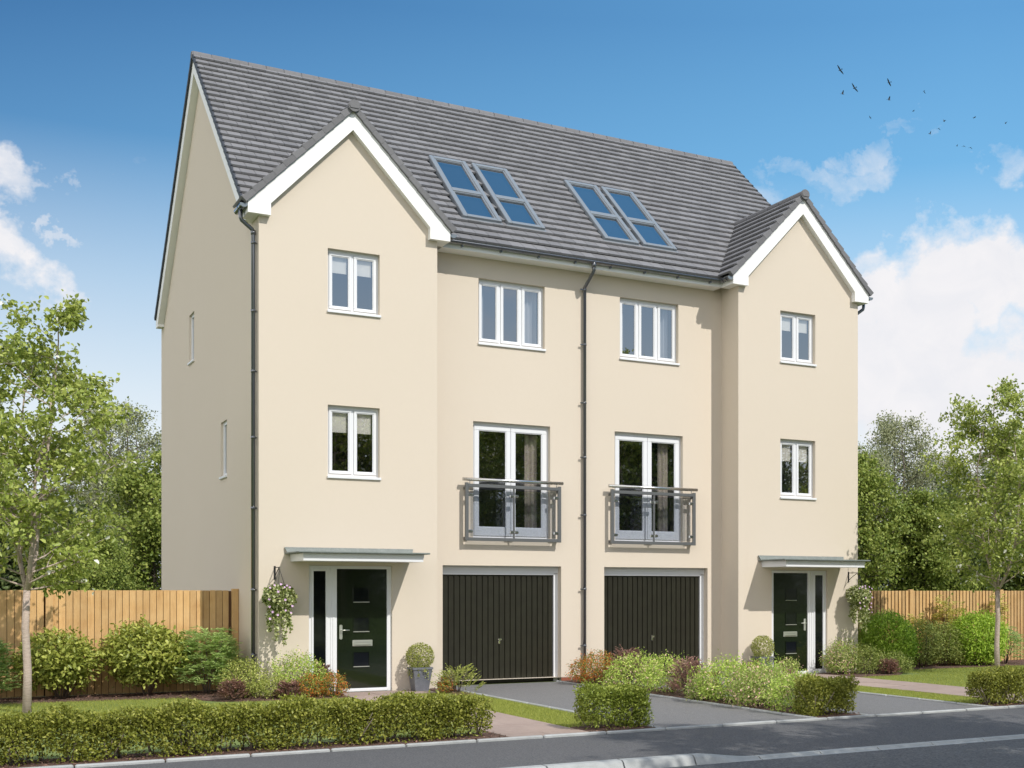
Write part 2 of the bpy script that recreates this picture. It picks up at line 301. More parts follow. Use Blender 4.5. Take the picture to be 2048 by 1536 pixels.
# ---------------------------------------------------------------- foliage
def leafmesh(name, P, T, Nn, L, Wd, m, fold=.25):
    """many separate folded leaves: P base points, T leaf direction, Nn leaf normal"""
    n = len(P); T = T/np.linalg.norm(T, axis=1, keepdims=True)
    B = np.cross(Nn, T); B /= np.maximum(np.linalg.norm(B, axis=1, keepdims=True), 1e-6); U = np.cross(T, B)
    L = np.broadcast_to(np.asarray(L, float), (n,))[:, None]; w_ = L*Wd
    V = np.empty((n, 6, 3))
    V[:, 0] = P; V[:, 1] = P+T*L*.3+B*w_*.5+U*w_*fold; V[:, 2] = P+T*L*.66+B*w_*.42+U*w_*fold*.7
    V[:, 3] = P+T*L-U*L*.08; V[:, 4] = P+T*L*.66-B*w_*.42+U*w_*fold*.7; V[:, 5] = P+T*L*.3-B*w_*.5+U*w_*fold
    me = bpy.data.meshes.new(name); me.vertices.add(n*6); me.vertices.foreach_set('co', V.reshape(-1))
    b = np.arange(n)[:, None]*6
    q = np.concatenate([b+np.array([[0, 1, 2, 3]]), b+np.array([[0, 3, 4, 5]])], 1).reshape(-1)
    me.loops.add(n*8); me.loops.foreach_set('vertex_index', q.astype(np.int32))
    me.polygons.add(n*2); me.polygons.foreach_set('loop_start', np.arange(n*2, dtype=np.int32)*4)
    me.materials.append(m); me.update(calc_edges=True); me.validate(); return me
def unit(rng, n):
    v = rng.normal(size=(n, 3)); return v/np.linalg.norm(v, axis=1, keepdims=True)
def bumps(rng, D, k=14, amp=.22, sharp=7):
    """lumpy radius factor for directions D"""
    c = unit(rng, k); a = rng.uniform(-.6, 1, k)
    return 1+amp*(np.exp(sharp*(D@c.T-1))*a).sum(1)
def shrub(name, loc, rad, h, m, leaf, count, wd=.5, seed=0, shape='dome', out_=.5, twigs=10, twm='twig', amp=.25, rx=1, label=None, cat='shrub', group=None, loose=.1, low=.015, clump=5, updroop=.4, spike=0, skirt=.8, base=.95):
    rng = np.random.default_rng(seed); root = empty(name, loc); count = int(count*2.1)
    nc = max(8, count//clump)
    zz = rng.uniform(-skirt, 1, nc); th_ = rng.uniform(0, 2*PI, nc); q_ = np.sqrt(1-zz**2); D = np.c_[q_*np.cos(th_), q_*np.sin(th_), zz]
    D /= np.linalg.norm(D, axis=1, keepdims=True)
    rr = bumps(rng, D, amp=amp)*(1-loose*rng.random(nc)**2)*np.where(rng.random(nc) < .8, rng.uniform(.86, 1.0, nc), rng.uniform(.45, .9, nc))
    if spike: rr *= 1+spike*(rng.random(nc) < .12)*rng.random(nc)
    cz = h*.42 if shape == 'dome' else h*.5
    Pc = D*rr[:, None]
    if shape == 'box':   # superellipsoid for clipped plants
        e = 1/np.maximum(np.abs(D).max(1), 1e-3); Pc = Pc*(e**.75)[:, None]
    up = h-cz; dn = cz-low
    Pc = Pc*np.where(Pc[:, 2:3] > 0, [[rad*rx, rad, up]], [[rad*rx*base, rad*base, dn]])+[[0, 0, cz]]
    Nc = D.copy()
    idx = np.repeat(np.arange(nc), clump); n = len(idx)
    s = leaf*1.3
    P = Pc[idx]+rng.normal(size=(n, 3))*s*.75
    T = Nc[idx]*out_+unit(rng, n)*.75+np.array([0, 0, 1])*updroop*(rng.random((n, 1))-.2)
    No = Nc[idx]*.7+np.array([[0, 0, .8]])+unit(rng, n)*.55
    P[:, 2] = np.maximum(P[:, 2], low)
    me = leafmesh(name+'_foliage', P, T, No, leaf*rng.uniform(.65, 1.25, n), wd, m)
    f = link('foliage', me, loc, root)
    t = MB()
    for k in range(twigs):
        a = rng.uniform(0, 2*PI); q = rng.uniform(.35, .8)
        e = Vector((math.cos(a)*rad*rx*q, math.sin(a)*rad*q, h*rng.uniform(.5, .85)))
        b0 = Vector((math.cos(a)*rad*.08, math.sin(a)*rad*.08, -.02))
        mid = b0.lerp(e, .5)+Vector(rng.normal(size=3)*.03)
        t.tube([b0, mid, e], [.009+.006*rad, .007+.003*rad, .003], 5)
    to = link('stem', mkmesh('stem', t.v, t.f, MT[twm], t.sm), loc, root)
    if label: tag(root, label, cat, group)
    return root
def fronds(name, loc, rad, h, m, count, leaf, seed=0, label=None, cat='shrub', group=None, arch=.5, wd=.22, stems=12, per=14, twm='greytwig', up=.75):
    """arching fronds carrying pairs of narrow leaflets"""
    rng = np.random.default_rng(seed); root = empty(name, loc); P = []; T = []; Nn = []; t = MB(); count = int(count*2.2)
    for k in range(count):
        a = rng.uniform(0, 2*PI); q = math.sqrt(rng.random())*.9
        zb = rng.uniform(.15, .95)**.8
        R_ = rad*math.sqrt(max(.05, 1-(zb*.9)**2))*rng.uniform(.55, 1.0)
        e = np.array([math.cos(a)*R_, math.sin(a)*R_, h*zb*rng.uniform(.85, 1.05)])
        d = np.array([math.cos(a), math.sin(a), rng.uniform(.1, .9)*up]); d /= np.linalg.norm(d)
        Lf = rng.uniform(.5, 1)*rad*.55
        s0 = e-d*Lf*.6
        side = np.cross(d, [0, 0, 1]); side /= np.linalg.norm(side)
        for j in range(per):
            u = j/(per-1); p = s0+d*Lf*u+np.array([0, 0, -arch*Lf*u*u*.6])
            sd = 1 if j % 2 else -1
            P.append(p); T.append(side*sd*(1-u*.6)+d*.7+rng.normal(size=3)*.2); Nn.append(np.array([0, 0, 1])+rng.normal(size=3)*.3)
    for k in range(stems):
        a = rng.uniform(0, 2*PI); q = rng.uniform(.2, .7); b0 = Vector((math.cos(a)*.015, math.sin(a)*.015, -.02)); e = Vector((math.cos(a)*rad*q, math.sin(a)*rad*q, h*rng.uniform(.55, .95)))
        t.tube([b0, b0.lerp(e, .5)+Vector((0, 0, h*.08)), e], [.008, .006, .003], 5)
    P = np.array(P); n = len(P); P[:, 2] = np.maximum(P[:, 2], .03)
    me = leafmesh(name+'_foliage', P, np.array(T), np.array(Nn), leaf*rng.uniform(.7, 1.3, n), wd, m, .15)
    link('foliage', me, loc, root); link('stem', mkmesh('stem', t.v, t.f, MT[twm], t.sm), loc, root)
    if label: tag(root, label, cat, group)
    return root
def hedge(name, x0, x1, y0, y1, h, m, leaf, dens, seed, label, group=None, cat='hedge', low=.05):
    """clipped hedge: leaves in a thick shell round a row of stems"""
    rng = np.random.default_rng(seed); cx_, cy_ = (x0+x1)/2, (y0+y1)/2; root = empty(name, (cx_, cy_, 0))
    lx, ly = (x1-x0)/2, (y1-y0)/2; A = 4*(lx*h+ly*h)+4*lx*ly*1.3
    n = int(A*dens*2.1)
    # points on the box surface
    w_ = np.array([2*lx*h, 2*lx*h, 2*ly*h, 2*ly*h, 4*lx*ly*1.4]); w_ /= w_.sum()
    k = rng.choice(5, n, p=w_); u = rng.uniform(-1, 1, n); v = rng.random(n)
    P = np.zeros((n, 3)); Nn = np.zeros((n, 3))
    for s_, kk in ((-1, 0), (1, 1)):
        q = k == kk; P[q] = np.c_[u[q]*lx, np.full(q.sum(), s_*ly), v[q]*h]; Nn[q] = [0, s_, 0]
    for s_, kk in ((-1, 2), (1, 3)):
        q = k == kk; P[q] = np.c_[np.full(q.sum(), s_*lx), u[q]*ly, v[q]*h]; Nn[q] = [s_, 0, 0]
    q = k == 4; P[q] = np.c_[u[q]*lx, (v[q]*2-1)*ly, np.full(q.sum(), h)]; Nn[q] = [0, 0, 1]
    # lumps along the row, each plant of it a little different
    ph = rng.uniform(0, 6, 6); x = P[:, 0]
    lump = .034*np.sin(x*5.1+ph[0])+.03*np.sin(x*11+ph[1]+P[:, 2]*5)+.018*np.sin(x*19+ph[2]+P[:, 2]*9+P[:, 1]*8)
    dep = rng.random(n)**1.6*.2
    rndc = np.array([lx, ly, h/2]); Q = np.abs((P-[0, 0, h/2])/rndc); cor = np.sort(Q, 1)[:, 1]
    pull = np.clip(cor-.8, 0, 1)*.22
    P = P+Nn*(lump-dep)[:, None]-((P-[0, 0, h/2])*pull[:, None])
    P += rng.normal(size=(n, 3))*leaf*.45
    keep = (P[:, 2] > low+.06*np.sin(x*7+ph[3])+.05*rng.random(n)) | (rng.random(n) < .10)
    P = P[keep]; Nn = Nn[keep]; n = len(P); P[:, 2] = np.maximum(P[:, 2], .03)
    tall = (rng.random(n) < .05)*(Nn[:, 2] > .5); P[:, 2] += tall*rng.random(n)*.05
    T = Nn*.45+unit(rng, n)*.8+[0, 0, .25]; No = Nn*.5+unit(rng, n)*.85+[0, 0, .5]
    me = leafmesh(name+'_foliage', P, T, No, leaf*rng.uniform(.65, 1.3, n), .55, m)
    link('foliage', me, (cx_, cy_, 0), root)
    t = MB()
    for i in range(int((x1-x0)/.09) if x1-x0 < 20 else 0):
        bx_ = -lx+.06+rng.random()*(2*lx-.12); by = rng.uniform(-ly*.55, ly*.55)
        for j in range(3):
            e = Vector((bx_+rng.normal()*.09, by+rng.normal()*.08, h*rng.uniform(.45, .8)))
            b0 = Vector((bx_, by, -.02)); t.tube([b0, b0.lerp(e, .5)+Vector(rng.normal(size=3)*.012), e], [.008, .006, .003], 4)
    if t.v: link('stem', mkmesh('stem', t.v, t.f, MT['greytwig'], t.sm), (cx_, cy_, 0), root)
    tag(root, label, cat, group); return root
def tree_meshes(nm, seed, H, fork, prof, R, leaf, nleaf, lm, bm, rt=.055, leaders=3, wd=.75, side=60, spread=.33, droop=.35, lean=(0, 0), subs=5, twl=.21):
    """tapered trunk, leaders, branches and twigs as one mesh; leaves in clumps along the twigs as another"""
    rng = np.random.default_rng(seed); rnd = random.Random(seed); t = MB(); anchors = []
    def prf(u): return float(np.interp(u, [p[0] for p in prof], [p[1] for p in prof]))*R
    tr = [Vector((0, 0, -.05)), Vector((.012, .01, fork*.35)), Vector((-.02, .0, fork*.7)), Vector((0, 0, fork))]
    t.tube(tr, [rt*1.18, rt, rt*.93, rt*.88], 12)
    lead = []
    for k in range(leaders):
        a = 2*PI*k/leaders+rnd.uniform(-.4, .4); top = H*(1 if k == 0 else rnd.uniform(.8, .95)); pts = []
        for i in range(9):
            u = i/8; sp_ = spread*R*(math.sin(u*PI*.75)**.8)*(1 if k else .25)
            pts.append(Vector((math.cos(a)*sp_+rnd.gauss(0, .02*R)+lean[0]*u, math.sin(a)*sp_+rnd.gauss(0, .02*R)+lean[1]*u, fork+(top-fork)*u)))
        pts[0] = Vector((0, 0, fork-.03)); lead.append(pts)
        t.tube(pts, [rt*.62*(1-i/8.6)**1.0+.004 for i in range(9)], 8)
    def branch(p0, d, L, r, lev):
        pts = [p0]; n = 5; dd = d.copy()
        for i in range(n):
            dd = (dd+Vector((rnd.gauss(0, .13), rnd.gauss(0, .13), .05-droop*.12*(i/n)))).normalized(); pts.append(pts[-1]+dd*L/n)
        t.tube(pts, [r*(1-i/(n+.6)) for i in range(n+1)], 5 if lev else 6, False)
        if lev < 1:
            for j in range(subs):
                u = rnd.uniform(.25, 1); q = pts[min(n, int(u*n))]
                ax = Vector((rnd.gauss(0, 1), rnd.gauss(0, 1), rnd.gauss(0, .5))).normalized()
                branch(q, (d*.7+ax*.8).normalized(), L*rnd.uniform(.3, .55), r*.45, lev+1)
        for i in range(2, n+1): anchors.append((pts[i], dd))
    for k in range(side):
        ld_ = lead[k % leaders]; u = (k+.5)/side*.98; i = min(7, int(u*8)); p0 = ld_[i].lerp(ld_[i+1], u*8-i)
        a = k*2.4+rnd.uniform(-.5, .5); uz = (p0.z-fork)/(H-fork); rr = prf(uz)
        d = Vector((math.cos(a), math.sin(a), rnd.uniform(.15, .75))).normalized()
        rem = max(.18*R, rr*rnd.uniform(.75, 1.08)-.3*math.hypot(p0.x-lean[0]*uz, p0.y-lean[1]*uz)*(1 if (p0.x*d.x+p0.y*d.y) > 0 else -1))
        branch(p0, d, rem, max(.006, rt*.30*(1-uz*.7)), 0)
    A = np.array([a[0][:] for a in anchors]); AD = np.array([a[1][:] for a in anchors])
    idx = rng.integers(0, len(A), nleaf)
    P = A[idx]+rng.normal(size=(nleaf, 3))*twl*.36*np.array([1, 1, .8])
    T = AD[idx]*.3+unit(rng, nleaf)*.8+[0, 0, -droop]; No = unit(rng, nleaf)*.7+[0, 0, .6]+.35*(P*[1, 1, 0])/(np.linalg.norm(P[:, :2], axis=1, keepdims=True)+.3)
    me = leafmesh(nm+'_crown', P, T, No, leaf*rng.uniform(.6, 1.25, nleaf), wd, lm)
    tm = mkmesh(nm+'_trunk', t.v, t.f, bm, t.sm)
    return tm, me
def plant_tree(name, meshes, loc, rz, s, label, cat='tree', group=None, sz=None):
    root = empty(name, loc); root.rotation_euler = (0, 0, rz); root.scale = (s, s, sz or s); tag(root, label, cat, group)
    for nm, me in (('trunk', meshes[0]), ('crown', meshes[1])):
        o = bpy.data.objects.new(nm, me); C.objects.link(o); o.parent = root
    return root
# ================================================================ GROUND
W = 12.233; w1 = 3.001; REC = .644; DD = 10.33
def sheet(name, x0, y0, x1, y1, z, m, kind='structure'):
    b = MB().quad((x0, y0, z), (x1, y0, z), (x1, y1, z), (x0, y1, z)); return tag(obj(name, b, m, None, (0, 0, 0)), kind=kind)
sheet('ground', -600, -600, 600, 600, -.16, MT['field'])
sheet('field', -60, 1.7, 90, 90, -.004, MT['field'])
sheet('lawn', -30, -7.69, 45, 1.7, 0, MT['lawn'])
sheet('road', -80, -16.5, 120, -10.0, -.1, MT['road'])
def pavement():
    b = MB(); xs = [-40, -10, 0, 2.2]+[2.35+.11*i for i in range(9)]+[3.5, 12, 30, 80]; ys = [-9.86, -9.6, -9.3, -9.0, -8.6, -7.75]
    def zf(x, y):
        dx = min(1, max(0, (x-2.3)/.85)); dy = min(1, max(0, (-8.6-y)/1.2)); return -.072*(dx*dx*(3-2*dx))*dy
    vs = [(x, y, zf(x, y)-.002) for y in ys for x in xs]; n = len(xs)
    b.add(vs, [(j*n+i, j*n+i+1, (j+1)*n+i+1, (j+1)*n+i) for j in range(len(ys)-1) for i in range(n-1)]); tag(obj('pavement', b, MT['pave'], None, (0, 0, 0)), kind='structure')
pavement()
sheet('opposite_verge', -80, -60, 120, -16.5, -.02, MT['lawn'])
sheet('driveway', 3.20, -7.69, 5.52, REC-.02, .004, MT['asphalt'])
sheet('driveway', 6.43, -7.69, 8.72, REC-.02, .004, MT['asphalt'])
# kerb stones with battered faces, dropping to the crossover
def kerb():
    b = MB(); x = -12.4
    joints = [ -12.4+.83*i for i in range(17)]
    j0 = [2.27-.83*i for i in range(18)][::-1]; j1 = [3.1+.81*i for i in range(60)]
    J = j0+j1
    for a, c in zip(J[:-1], J[1:]):
        za = 0 if a < 2.5 else -.072; zc = 0 if c < 2.5 else -.072; g = .009
        prof = lambda z: [(-9.84, -.15), (-9.84, z-.012), (-9.852, z), (-9.955, z), (-9.985, z-.02), (-10.035, max(-.098, z-.1)-.0), (-10.04, -.15)]
        pa, pc = prof(za), prof(zc)
        n = 8; vs = []
        for i in range(n+1):
            u = i/n; zz = za+(zc-za)*(u*u*(3-2*u)); vs += [(a+g+(c-a-2*g)*u, y, z) for y, z in prof(zz)]
        k = 7; fs = [(i*k+j, i*k+j+1, (i+1)*k+j+1, (i+1)*k+j) for i in range(n) for j in range(k-1)]
        fs += [tuple(range(k)), tuple(range(n*k+k-1, n*k-1, -1))]
        b.add(vs, fs)
    tag(obj('kerb', b, MT['kerb'], None, (0, 0, 0)), kind='structure')
kerb()
def edging(name, pts, top=.028, wdt=.055, unit_=.82, phase=0.0):
    """round-topped concrete edging units laid end to end"""
    b = MB(); (ax, ay), (bx_, by) = pts; L = math.hypot(bx_-ax, by-ay); ux, uy = (bx_-ax)/L, (by-ay)/L
    s = -phase
    rr = random.Random(int(L*100))
    while s < L-.02:
        a = max(0, s)+.007; c = min(L, s+unit_)-.007; s += unit_
        if c-a < .03: continue
        dz = rr.uniform(-.002, .002)
        fr = lambda u, v, z: (ax+ux*u-uy*v, ay+uy*u+ux*v, z+dz)
        b.bevbox(a, -wdt/2, -.12, c, wdt/2, top, .012, fr)
    return tag(obj(name, b, MT['kerb'], None, (0, 0, 0)), kind='structure')
edging('edging', ((-12.3, -7.72), (30, -7.72)), .03, .062, .82, .07)
edging('edging', ((3.17, -7.68), (3.17, .0)), .03)
edging('edging', ((5.55, -7.68), (5.55, .6)), .03)
edging('edging', ((6.40, -7.68), (6.40, .6)), .03)
edging('edging', ((8.75, -7.68), (8.75, .0)), .03)
# paths of paving slabs
def path(x0, x1, y0, y1, cols, unit_):
    b = MB(); wd_ = (x1-x0)/cols; y = y1; rr = random.Random(3)
    while y > y0+.05:
        yy = max(y0, y-unit_)
        for c in range(cols):
            dz = rr.uniform(0, .003); b.box(x0+c*wd_+.003, yy+.003, -.03, x0+(c+1)*wd_-.003, y-.003, .012+dz)
        y = yy
    return tag(obj('path', b, MT['slab'], None, (0, 0, 0)), kind='structure')
path(1.22, 2.26, -7.68, -.02, 2, .9); path(9.78, 11.15, -7.68, -.02, 2, .9)
tag(obj('path', MB().box(2.26, -.8, -.03, 2.75, -.02, .012), MT['slab'], None, (0, 0, 0)), kind='structure')
# planting beds
def bed(pts, z=.018, seed=1, n=500):
    b = MB(); b.add([(x, y, z) for x, y in pts]+[(x, y, -.02) for x, y in pts], [tuple(range(len(pts)))]+[(i, i+len(pts), (i+1) % len(pts)+len(pts), (i+1) % len(pts)) for i in range(len(pts))])
    tag(obj('mulch_bed', b, MT['mulch'], None, (0, 0, 0)), kind='structure')
    rng = np.random.default_rng(seed); xs = [p[0] for p in pts]; ys = [p[1] for p in pts]; out_ = []
    while len(out_) < n:
        x, y = rng.uniform(min(xs), max(xs)), rng.uniform(min(ys), max(ys)); ins = False
        for i in range(len(pts)):
            (xa, ya), (xb, yb) = pts[i], pts[i-1]
            if (ya > y) != (yb > y) and x < (xb-xa)*(y-ya)/(yb-ya)+xa: ins = not ins
        if ins: out_.append((x, y, z+rng.uniform(0, .025)))
    return out_
chips = []
chips += bed([(-6.5, 1.55), (-6.5, .62), (-4, .50), (-2.6, .46), (-1.2, .30), (-.95, -.3), (-.7, -.72), (0, -.98), (.6, -1.05), (1.19, -1.0), (1.19, -.005), (-.005, -.005), (-.005, 1.55)], seed=1, n=2600)
chips += bed([(-12, -7.68), (1.19, -7.68), (1.19, -7.0), (-12, -7.0)], seed=2, n=2400)
chips += bed([(2.28, -7.68), (3.13, -7.68), (3.13, -6.95), (2.28, -6.95)], seed=3, n=300)
chips += bed([(5.59, -7.68), (6.36, -7.68), (6.36, .63), (5.59, .63)], seed=4, n=1200)
chips += bed([(8.79, -7.68), (9.74, -7.68), (9.74, -7.0), (8.79, -7.0)], seed=5, n=200)
chips += bed([(8.79, -1.9), (9.74, -1.6), (9.74, -.005), (8.79, -.005)], seed=6, n=300)
chips += bed([(2.78, -1.55), (3.12, -1.55), (3.12, -.005), (2.78, -.005)], seed=7, n=120)
chips += bed([(11.19, -1.35), (12.3, -1.25), (12.9, -.7), (13.0, .1), (24, -.5), (24, 1.55), (12.25, 1.55), (12.25, -.005), (11.19, -.005)], seed=8, n=1500)
rng = np.random.default_rng(9); P = np.array(chips); n = len(P)
me = leafmesh('bark_chips', P, unit(rng, n)*[1, 1, .25], unit(rng, n)*.4+[0, 0, 1], rng.uniform(.02, .05, n), .5, MT['chip'], .1)
tag(link('bark_chips', me, (0, 0, 0)), kind='stuff', label='brown bark chips scattered over the planting beds', cat='bark chips')
# mown grass blades on the visible lawns
def blades(regs, seed=5):
    rng = np.random.default_rng(seed); P = []
    for (x0, y0, x1, y1, d) in regs:
        n = int((x1-x0)*(y1-y0)*d); P.append(np.c_[rng.uniform(x0, x1, n), rng.uniform(y0, y1, n), np.full(n, -.004)])
    P = np.concatenate(P); 
    cut = np.ones(len(P), bool)
    # keep clear of the bed corners at the left door
    q = (P[:, 0] > -.95) & (P[:, 1] > -1.0+.0*P[:, 0]) & (P[:, 0] < 1.25); cut &= ~q
    q = (P[:, 0] > 11.19) & (P[:, 1] > -1.3) & (P[:, 0] < 12.95); cut &= ~q
    q = (P[:, 0] > 12.9) & (P[:, 1] > -.4-.01*P[:, 0]+.5); cut &= ~q
    q = (P[:, 0] < -1.1) & (P[:, 1] > .42-.06*(P[:, 0]+1)); cut &= ~q
    P = P[cut]; n = len(P); a = rng.uniform(0, 2*PI, n); L = rng.uniform(.018, .04, n); w_ = .0035
    V = np.empty((n, 3, 3)); V[:, 0] = P+np.c_[np.cos(a)*w_, np.sin(a)*w_, a*0]; V[:, 1] = P-np.c_[np.cos(a)*w_, np.sin(a)*w_, a*0]
    V[:, 2] = P+np.c_[rng.normal(0, .011, n), rng.normal(0, .011, n), L]
    me = bpy.data.meshes.new('grass'); me.vertices.add(n*3); me.vertices.foreach_set('co', V.reshape(-1)); me.loops.add(n*3); me.loops.foreach_set('vertex_index', np.arange(n*3, dtype=np.int32))
    me.polygons.add(n); me.polygons.foreach_set('loop_start', np.arange(n, dtype=np.int32)*3); me.materials.append(LM['grass']); me.update(calc_edges=True)
    tag(link('grass', me, (0, 0, 0)), kind='stuff', label='short green lawn grass in front of the house', cat='grass')
blades([(-7, -3.0, 1.2, .9, 2600), (2.27, -6.95, 3.13, -.9, 7000), (8.80, -7.0, 9.76, -1.6, 5000), (11.2, -7.5, 19, .2, 2300), (-.2, -6.9, 1.2, -3, 1500)])
# ================================================================ HOUSE
house = empty('semi_detached_houses', (W/2, 0, 0))
tag(house, 'pair of joined three-storey cream houses with grey tiled roof and two front gables', 'house')
def H_(name, mb, m, parent=None, label=None):
    o = obj(name, mb, MT[m] if isinstance(m, str) else m, parent or house)
    if label: o['label'] = label
    return o
def wallY(b, y, x0, x1, z0, z1, holes, dep=.11, face=-1):
    xs = sorted({x0, x1, *[h[0] for h in holes], *[h[1] for h in holes]}); zs = sorted({z0, z1, *[h[2] for h in holes], *[h[3] for h in holes]})
    for i in range(len(xs)-1):
        for j in range(len(zs)-1):
            cx_, cz_ = (xs[i]+xs[i+1])/2, (zs[j]+zs[j+1])/2
            if any(h[0] < cx_ < h[1] and h[2] < cz_ < h[3] for h in holes): continue
            b.quad((xs[i], y, zs[j]), (xs[i+1], y, zs[j]), (xs[i+1], y, zs[j+1]), (xs[i], y, zs[j+1]))
    for h in holes:
        a, c, d, e = h[:4]; y2 = y-face*(h[4] if len(h) > 4 else dep)
        b.quad((a, y, d), (a, y2, d), (a, y2, e), (a, y, e)); b.quad((c, y, d), (c, y2, d), (c, y2, e), (c, y, e))
        b.quad((a, y, e), (a, y2, e), (c, y2, e), (c, y, e)); b.quad((a, y, d), (a, y2, d), (c, y2, d), (c, y, d))
def wallX(b, x, y0, y1, z0, z1, holes, dep=.12, face=-1):
    t = MB(); wallY(t, 0, y0, y1, z0, z1, holes, dep, -1)
    vs = [(x+(v[1] if face < 0 else -v[1]), v[0], v[2]) for v in t.v]; b.add(vs, t.f)
WA, WB = 1.109, 1.986; UA, UB = 4.009, 5.323; FA, FB = 3.907, 5.436; GA, GB = 3.328, 5.662
wz2 = (6.40, 7.428); wz1 = (3.638, 4.819); uz = (6.256, 7.433); fz = (2.68, 4.812); gz = (0, 2.179); DZ = 2.14; DA, DB = .8, 2.2
def mir(a, b): return W-b, W-a
wb = MB()
wallY(wb, 0, 0, w1, 0, 7.82, [(WA, WB, *wz2), (WA, WB, *wz1), (DA, DB, 0, DZ, .09)])
wallY(wb, 0, W-w1, W, 0, 7.82, [(*mir(WA, WB), *wz2), (*mir(WA, WB), *wz1), (*mir(DA, DB), 0, DZ, .09)])
for s0 in (0, W-w1):
    wb.quad((s0, 0, 7.82), (s0+w1, 0, 7.82), (s0+w1, 0, 8.12), (s0+w1/2, 0, 9.66), (s0, 0, 8.12))
wallY(wb, REC, w1, W-w1, .085, 8.0, [(UA, UB, *uz), (*mir(UA, UB), *uz), (FA, FB, *fz), (*mir(FA, FB), *fz), (GA, GB, .085, gz[1], .22), (*mir(GA, GB), .085, gz[1], .22)])
wallX(wb, w1, 0, REC, 0, 8.0, [], face=1); wallX(wb, W-w1, 0, REC, 0, 8.0, [])
sidew = [(2.62, 3.2, 3.80, 4.80), (6.0, 6.6, 6.41, 7.39)]
wallX(wb, 0, 0, DD, 0, 7.82, sidew, .07); wallX(wb, W, 0, DD, 0, 7.82, [], face=1)
for x in (0, W): wb.quad((x, 0, 7.82), (x, DD, 7.82), (x, DD-.15, 8.0), (x, 5.25, 12.12), (x, .3, 7.98), (x, 0, 8.1))
wb.quad((0, DD, 0), (W, DD, 0), (W, DD, 7.9), (0, DD, 7.9))
H_('wall', wb, 'render')
# brick plinth courses under the recessed wall
def bricks(xa, xb):
    x = xa; pb = MB()
    while x < xb-.01:
        e = min(xb, x+.215); pb.box(x+.004, REC-.004, .008, e-.004, REC+.1, .076); x += .225
    H_('plinth', pb, 'brick')
for a, b_ in ((w1, GA), (GB, W-GB), (W-GA, W-w1)):
    bricks(a, b_)
for a, b_ in ((w1, GA-.002), (GB+.002, W-GB-.002), (W-GA+.002, W-w1)): H_('mortar_bed', MB().box(a, REC+.004, 0, b_, REC+.12, .084), 'mortar')
# ---- windows
def win(x0, x1, z0, z1, y, n, kind, sill=True, blind=None, curtain=None, rightcurtain=True, bottomrail=.045, stile=.045, fr=.036):
    nm = {'win': 'window', 'french': 'french_door'}[kind]
    b = MB(); yf = y+.09; dpt = .07
    b.box(x0, yf, z0, x1, yf+dpt, z0+fr); b.box(x0, yf, z1-fr-.012, x1, yf+dpt, z1)
    b.box(x0, yf+.002, z0, x0+fr, yf+dpt, z1-.001); b.box(x1-fr, yf+.002, z0, x1, yf+dpt, z1-.001)
    W_ = (x1-x0-2*fr); mul = .03 if kind == 'win' else .0
    lw = (W_-(n-1)*mul)/n
    for i in range(1, n): 
        xm = x0+fr+i*lw+(i-1)*mul
        if mul: b.box(xm, yf+.003, z0+fr, xm+mul, yf+dpt, z1-fr)
    win_ = H_(nm, b, 'white')
    for i in range(n):
        a = x0+fr+i*(lw+mul)+.003; c = a+lw-.006; s = MB(); ys = yf-.014; zb, zt = z0+fr+.003, z1-fr-.015
        s.bevbox(a, ys, zb, c, ys+.05, zb+bottomrail, .005); s.bevbox(a, ys, zt-stile, c, ys+.05, zt, .005)
        s.bevbox(a, ys+.001, zb+bottomrail, a+stile, ys+.05, zt-stile, .005); s.bevbox(c-stile, ys+.001, zb+bottomrail, c, ys+.05, zt-stile, .005)
        bd = .012; A, B_, C_, D_ = a+stile, c-stile, zb+bottomrail, zt-stile
        s.box(A, ys+.012, C_, B_, ys+.03, C_+bd); s.box(A, ys+.012, D_-bd, B_, ys+.03, D_); s.box(A, ys+.012, C_+bd, A+bd, ys+.03, D_-bd); s.box(B_-bd, ys+.012, C_+bd, B_, ys+.03, D_-bd)
        H_('sash', s, 'white', win_)
        g = MB().quad((A, ys+.027, C_), (B_, ys+.027, C_), (B_, ys+.027, D_), (A, ys+.027, D_)); H_('pane', g, 'glass', win_)
        if blind: H_('blind', MB().box(A-.02, ys+.075, D_-blind[1]*(D_-C_), B_-.02, ys+.08, D_-blind[0]*(D_-C_)), 'blind', win_)
    if kind == 'win' and sill:
        H_('sill', MB().bevbox(x0-.012, y-.035, z0-.045, x1+.018, y+.09, z0-.001, .006), 'white', win_)
    if curtain:
        for (ca, cb, cm) in curtain:
            cu = MB(); nS = int((cb-ca)/.02)+2; vs = []
            for i in range(nS):
                x = ca+(cb-ca)*i/(nS-1); yy = y+.27+.028*math.sin(x*75)+.012*math.sin(x*31); vs += [(x, yy, z0+.02), (x, yy, z1-.02)]
            cu.add(vs, [(2*i, 2*i+2, 2*i+3, 2*i+1) for i in range(nS-1)], True); H_('curtain', cu, cm, win_)
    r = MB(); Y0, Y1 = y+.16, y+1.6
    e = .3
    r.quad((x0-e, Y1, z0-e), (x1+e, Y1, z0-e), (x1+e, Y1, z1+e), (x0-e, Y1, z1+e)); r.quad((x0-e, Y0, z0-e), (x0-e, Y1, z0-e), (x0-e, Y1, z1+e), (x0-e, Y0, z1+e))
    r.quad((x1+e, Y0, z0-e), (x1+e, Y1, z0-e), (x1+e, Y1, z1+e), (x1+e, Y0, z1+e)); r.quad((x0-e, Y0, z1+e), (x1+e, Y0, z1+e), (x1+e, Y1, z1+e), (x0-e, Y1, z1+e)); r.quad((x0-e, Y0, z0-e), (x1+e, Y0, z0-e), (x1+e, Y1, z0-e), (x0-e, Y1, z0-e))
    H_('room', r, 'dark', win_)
    return win_
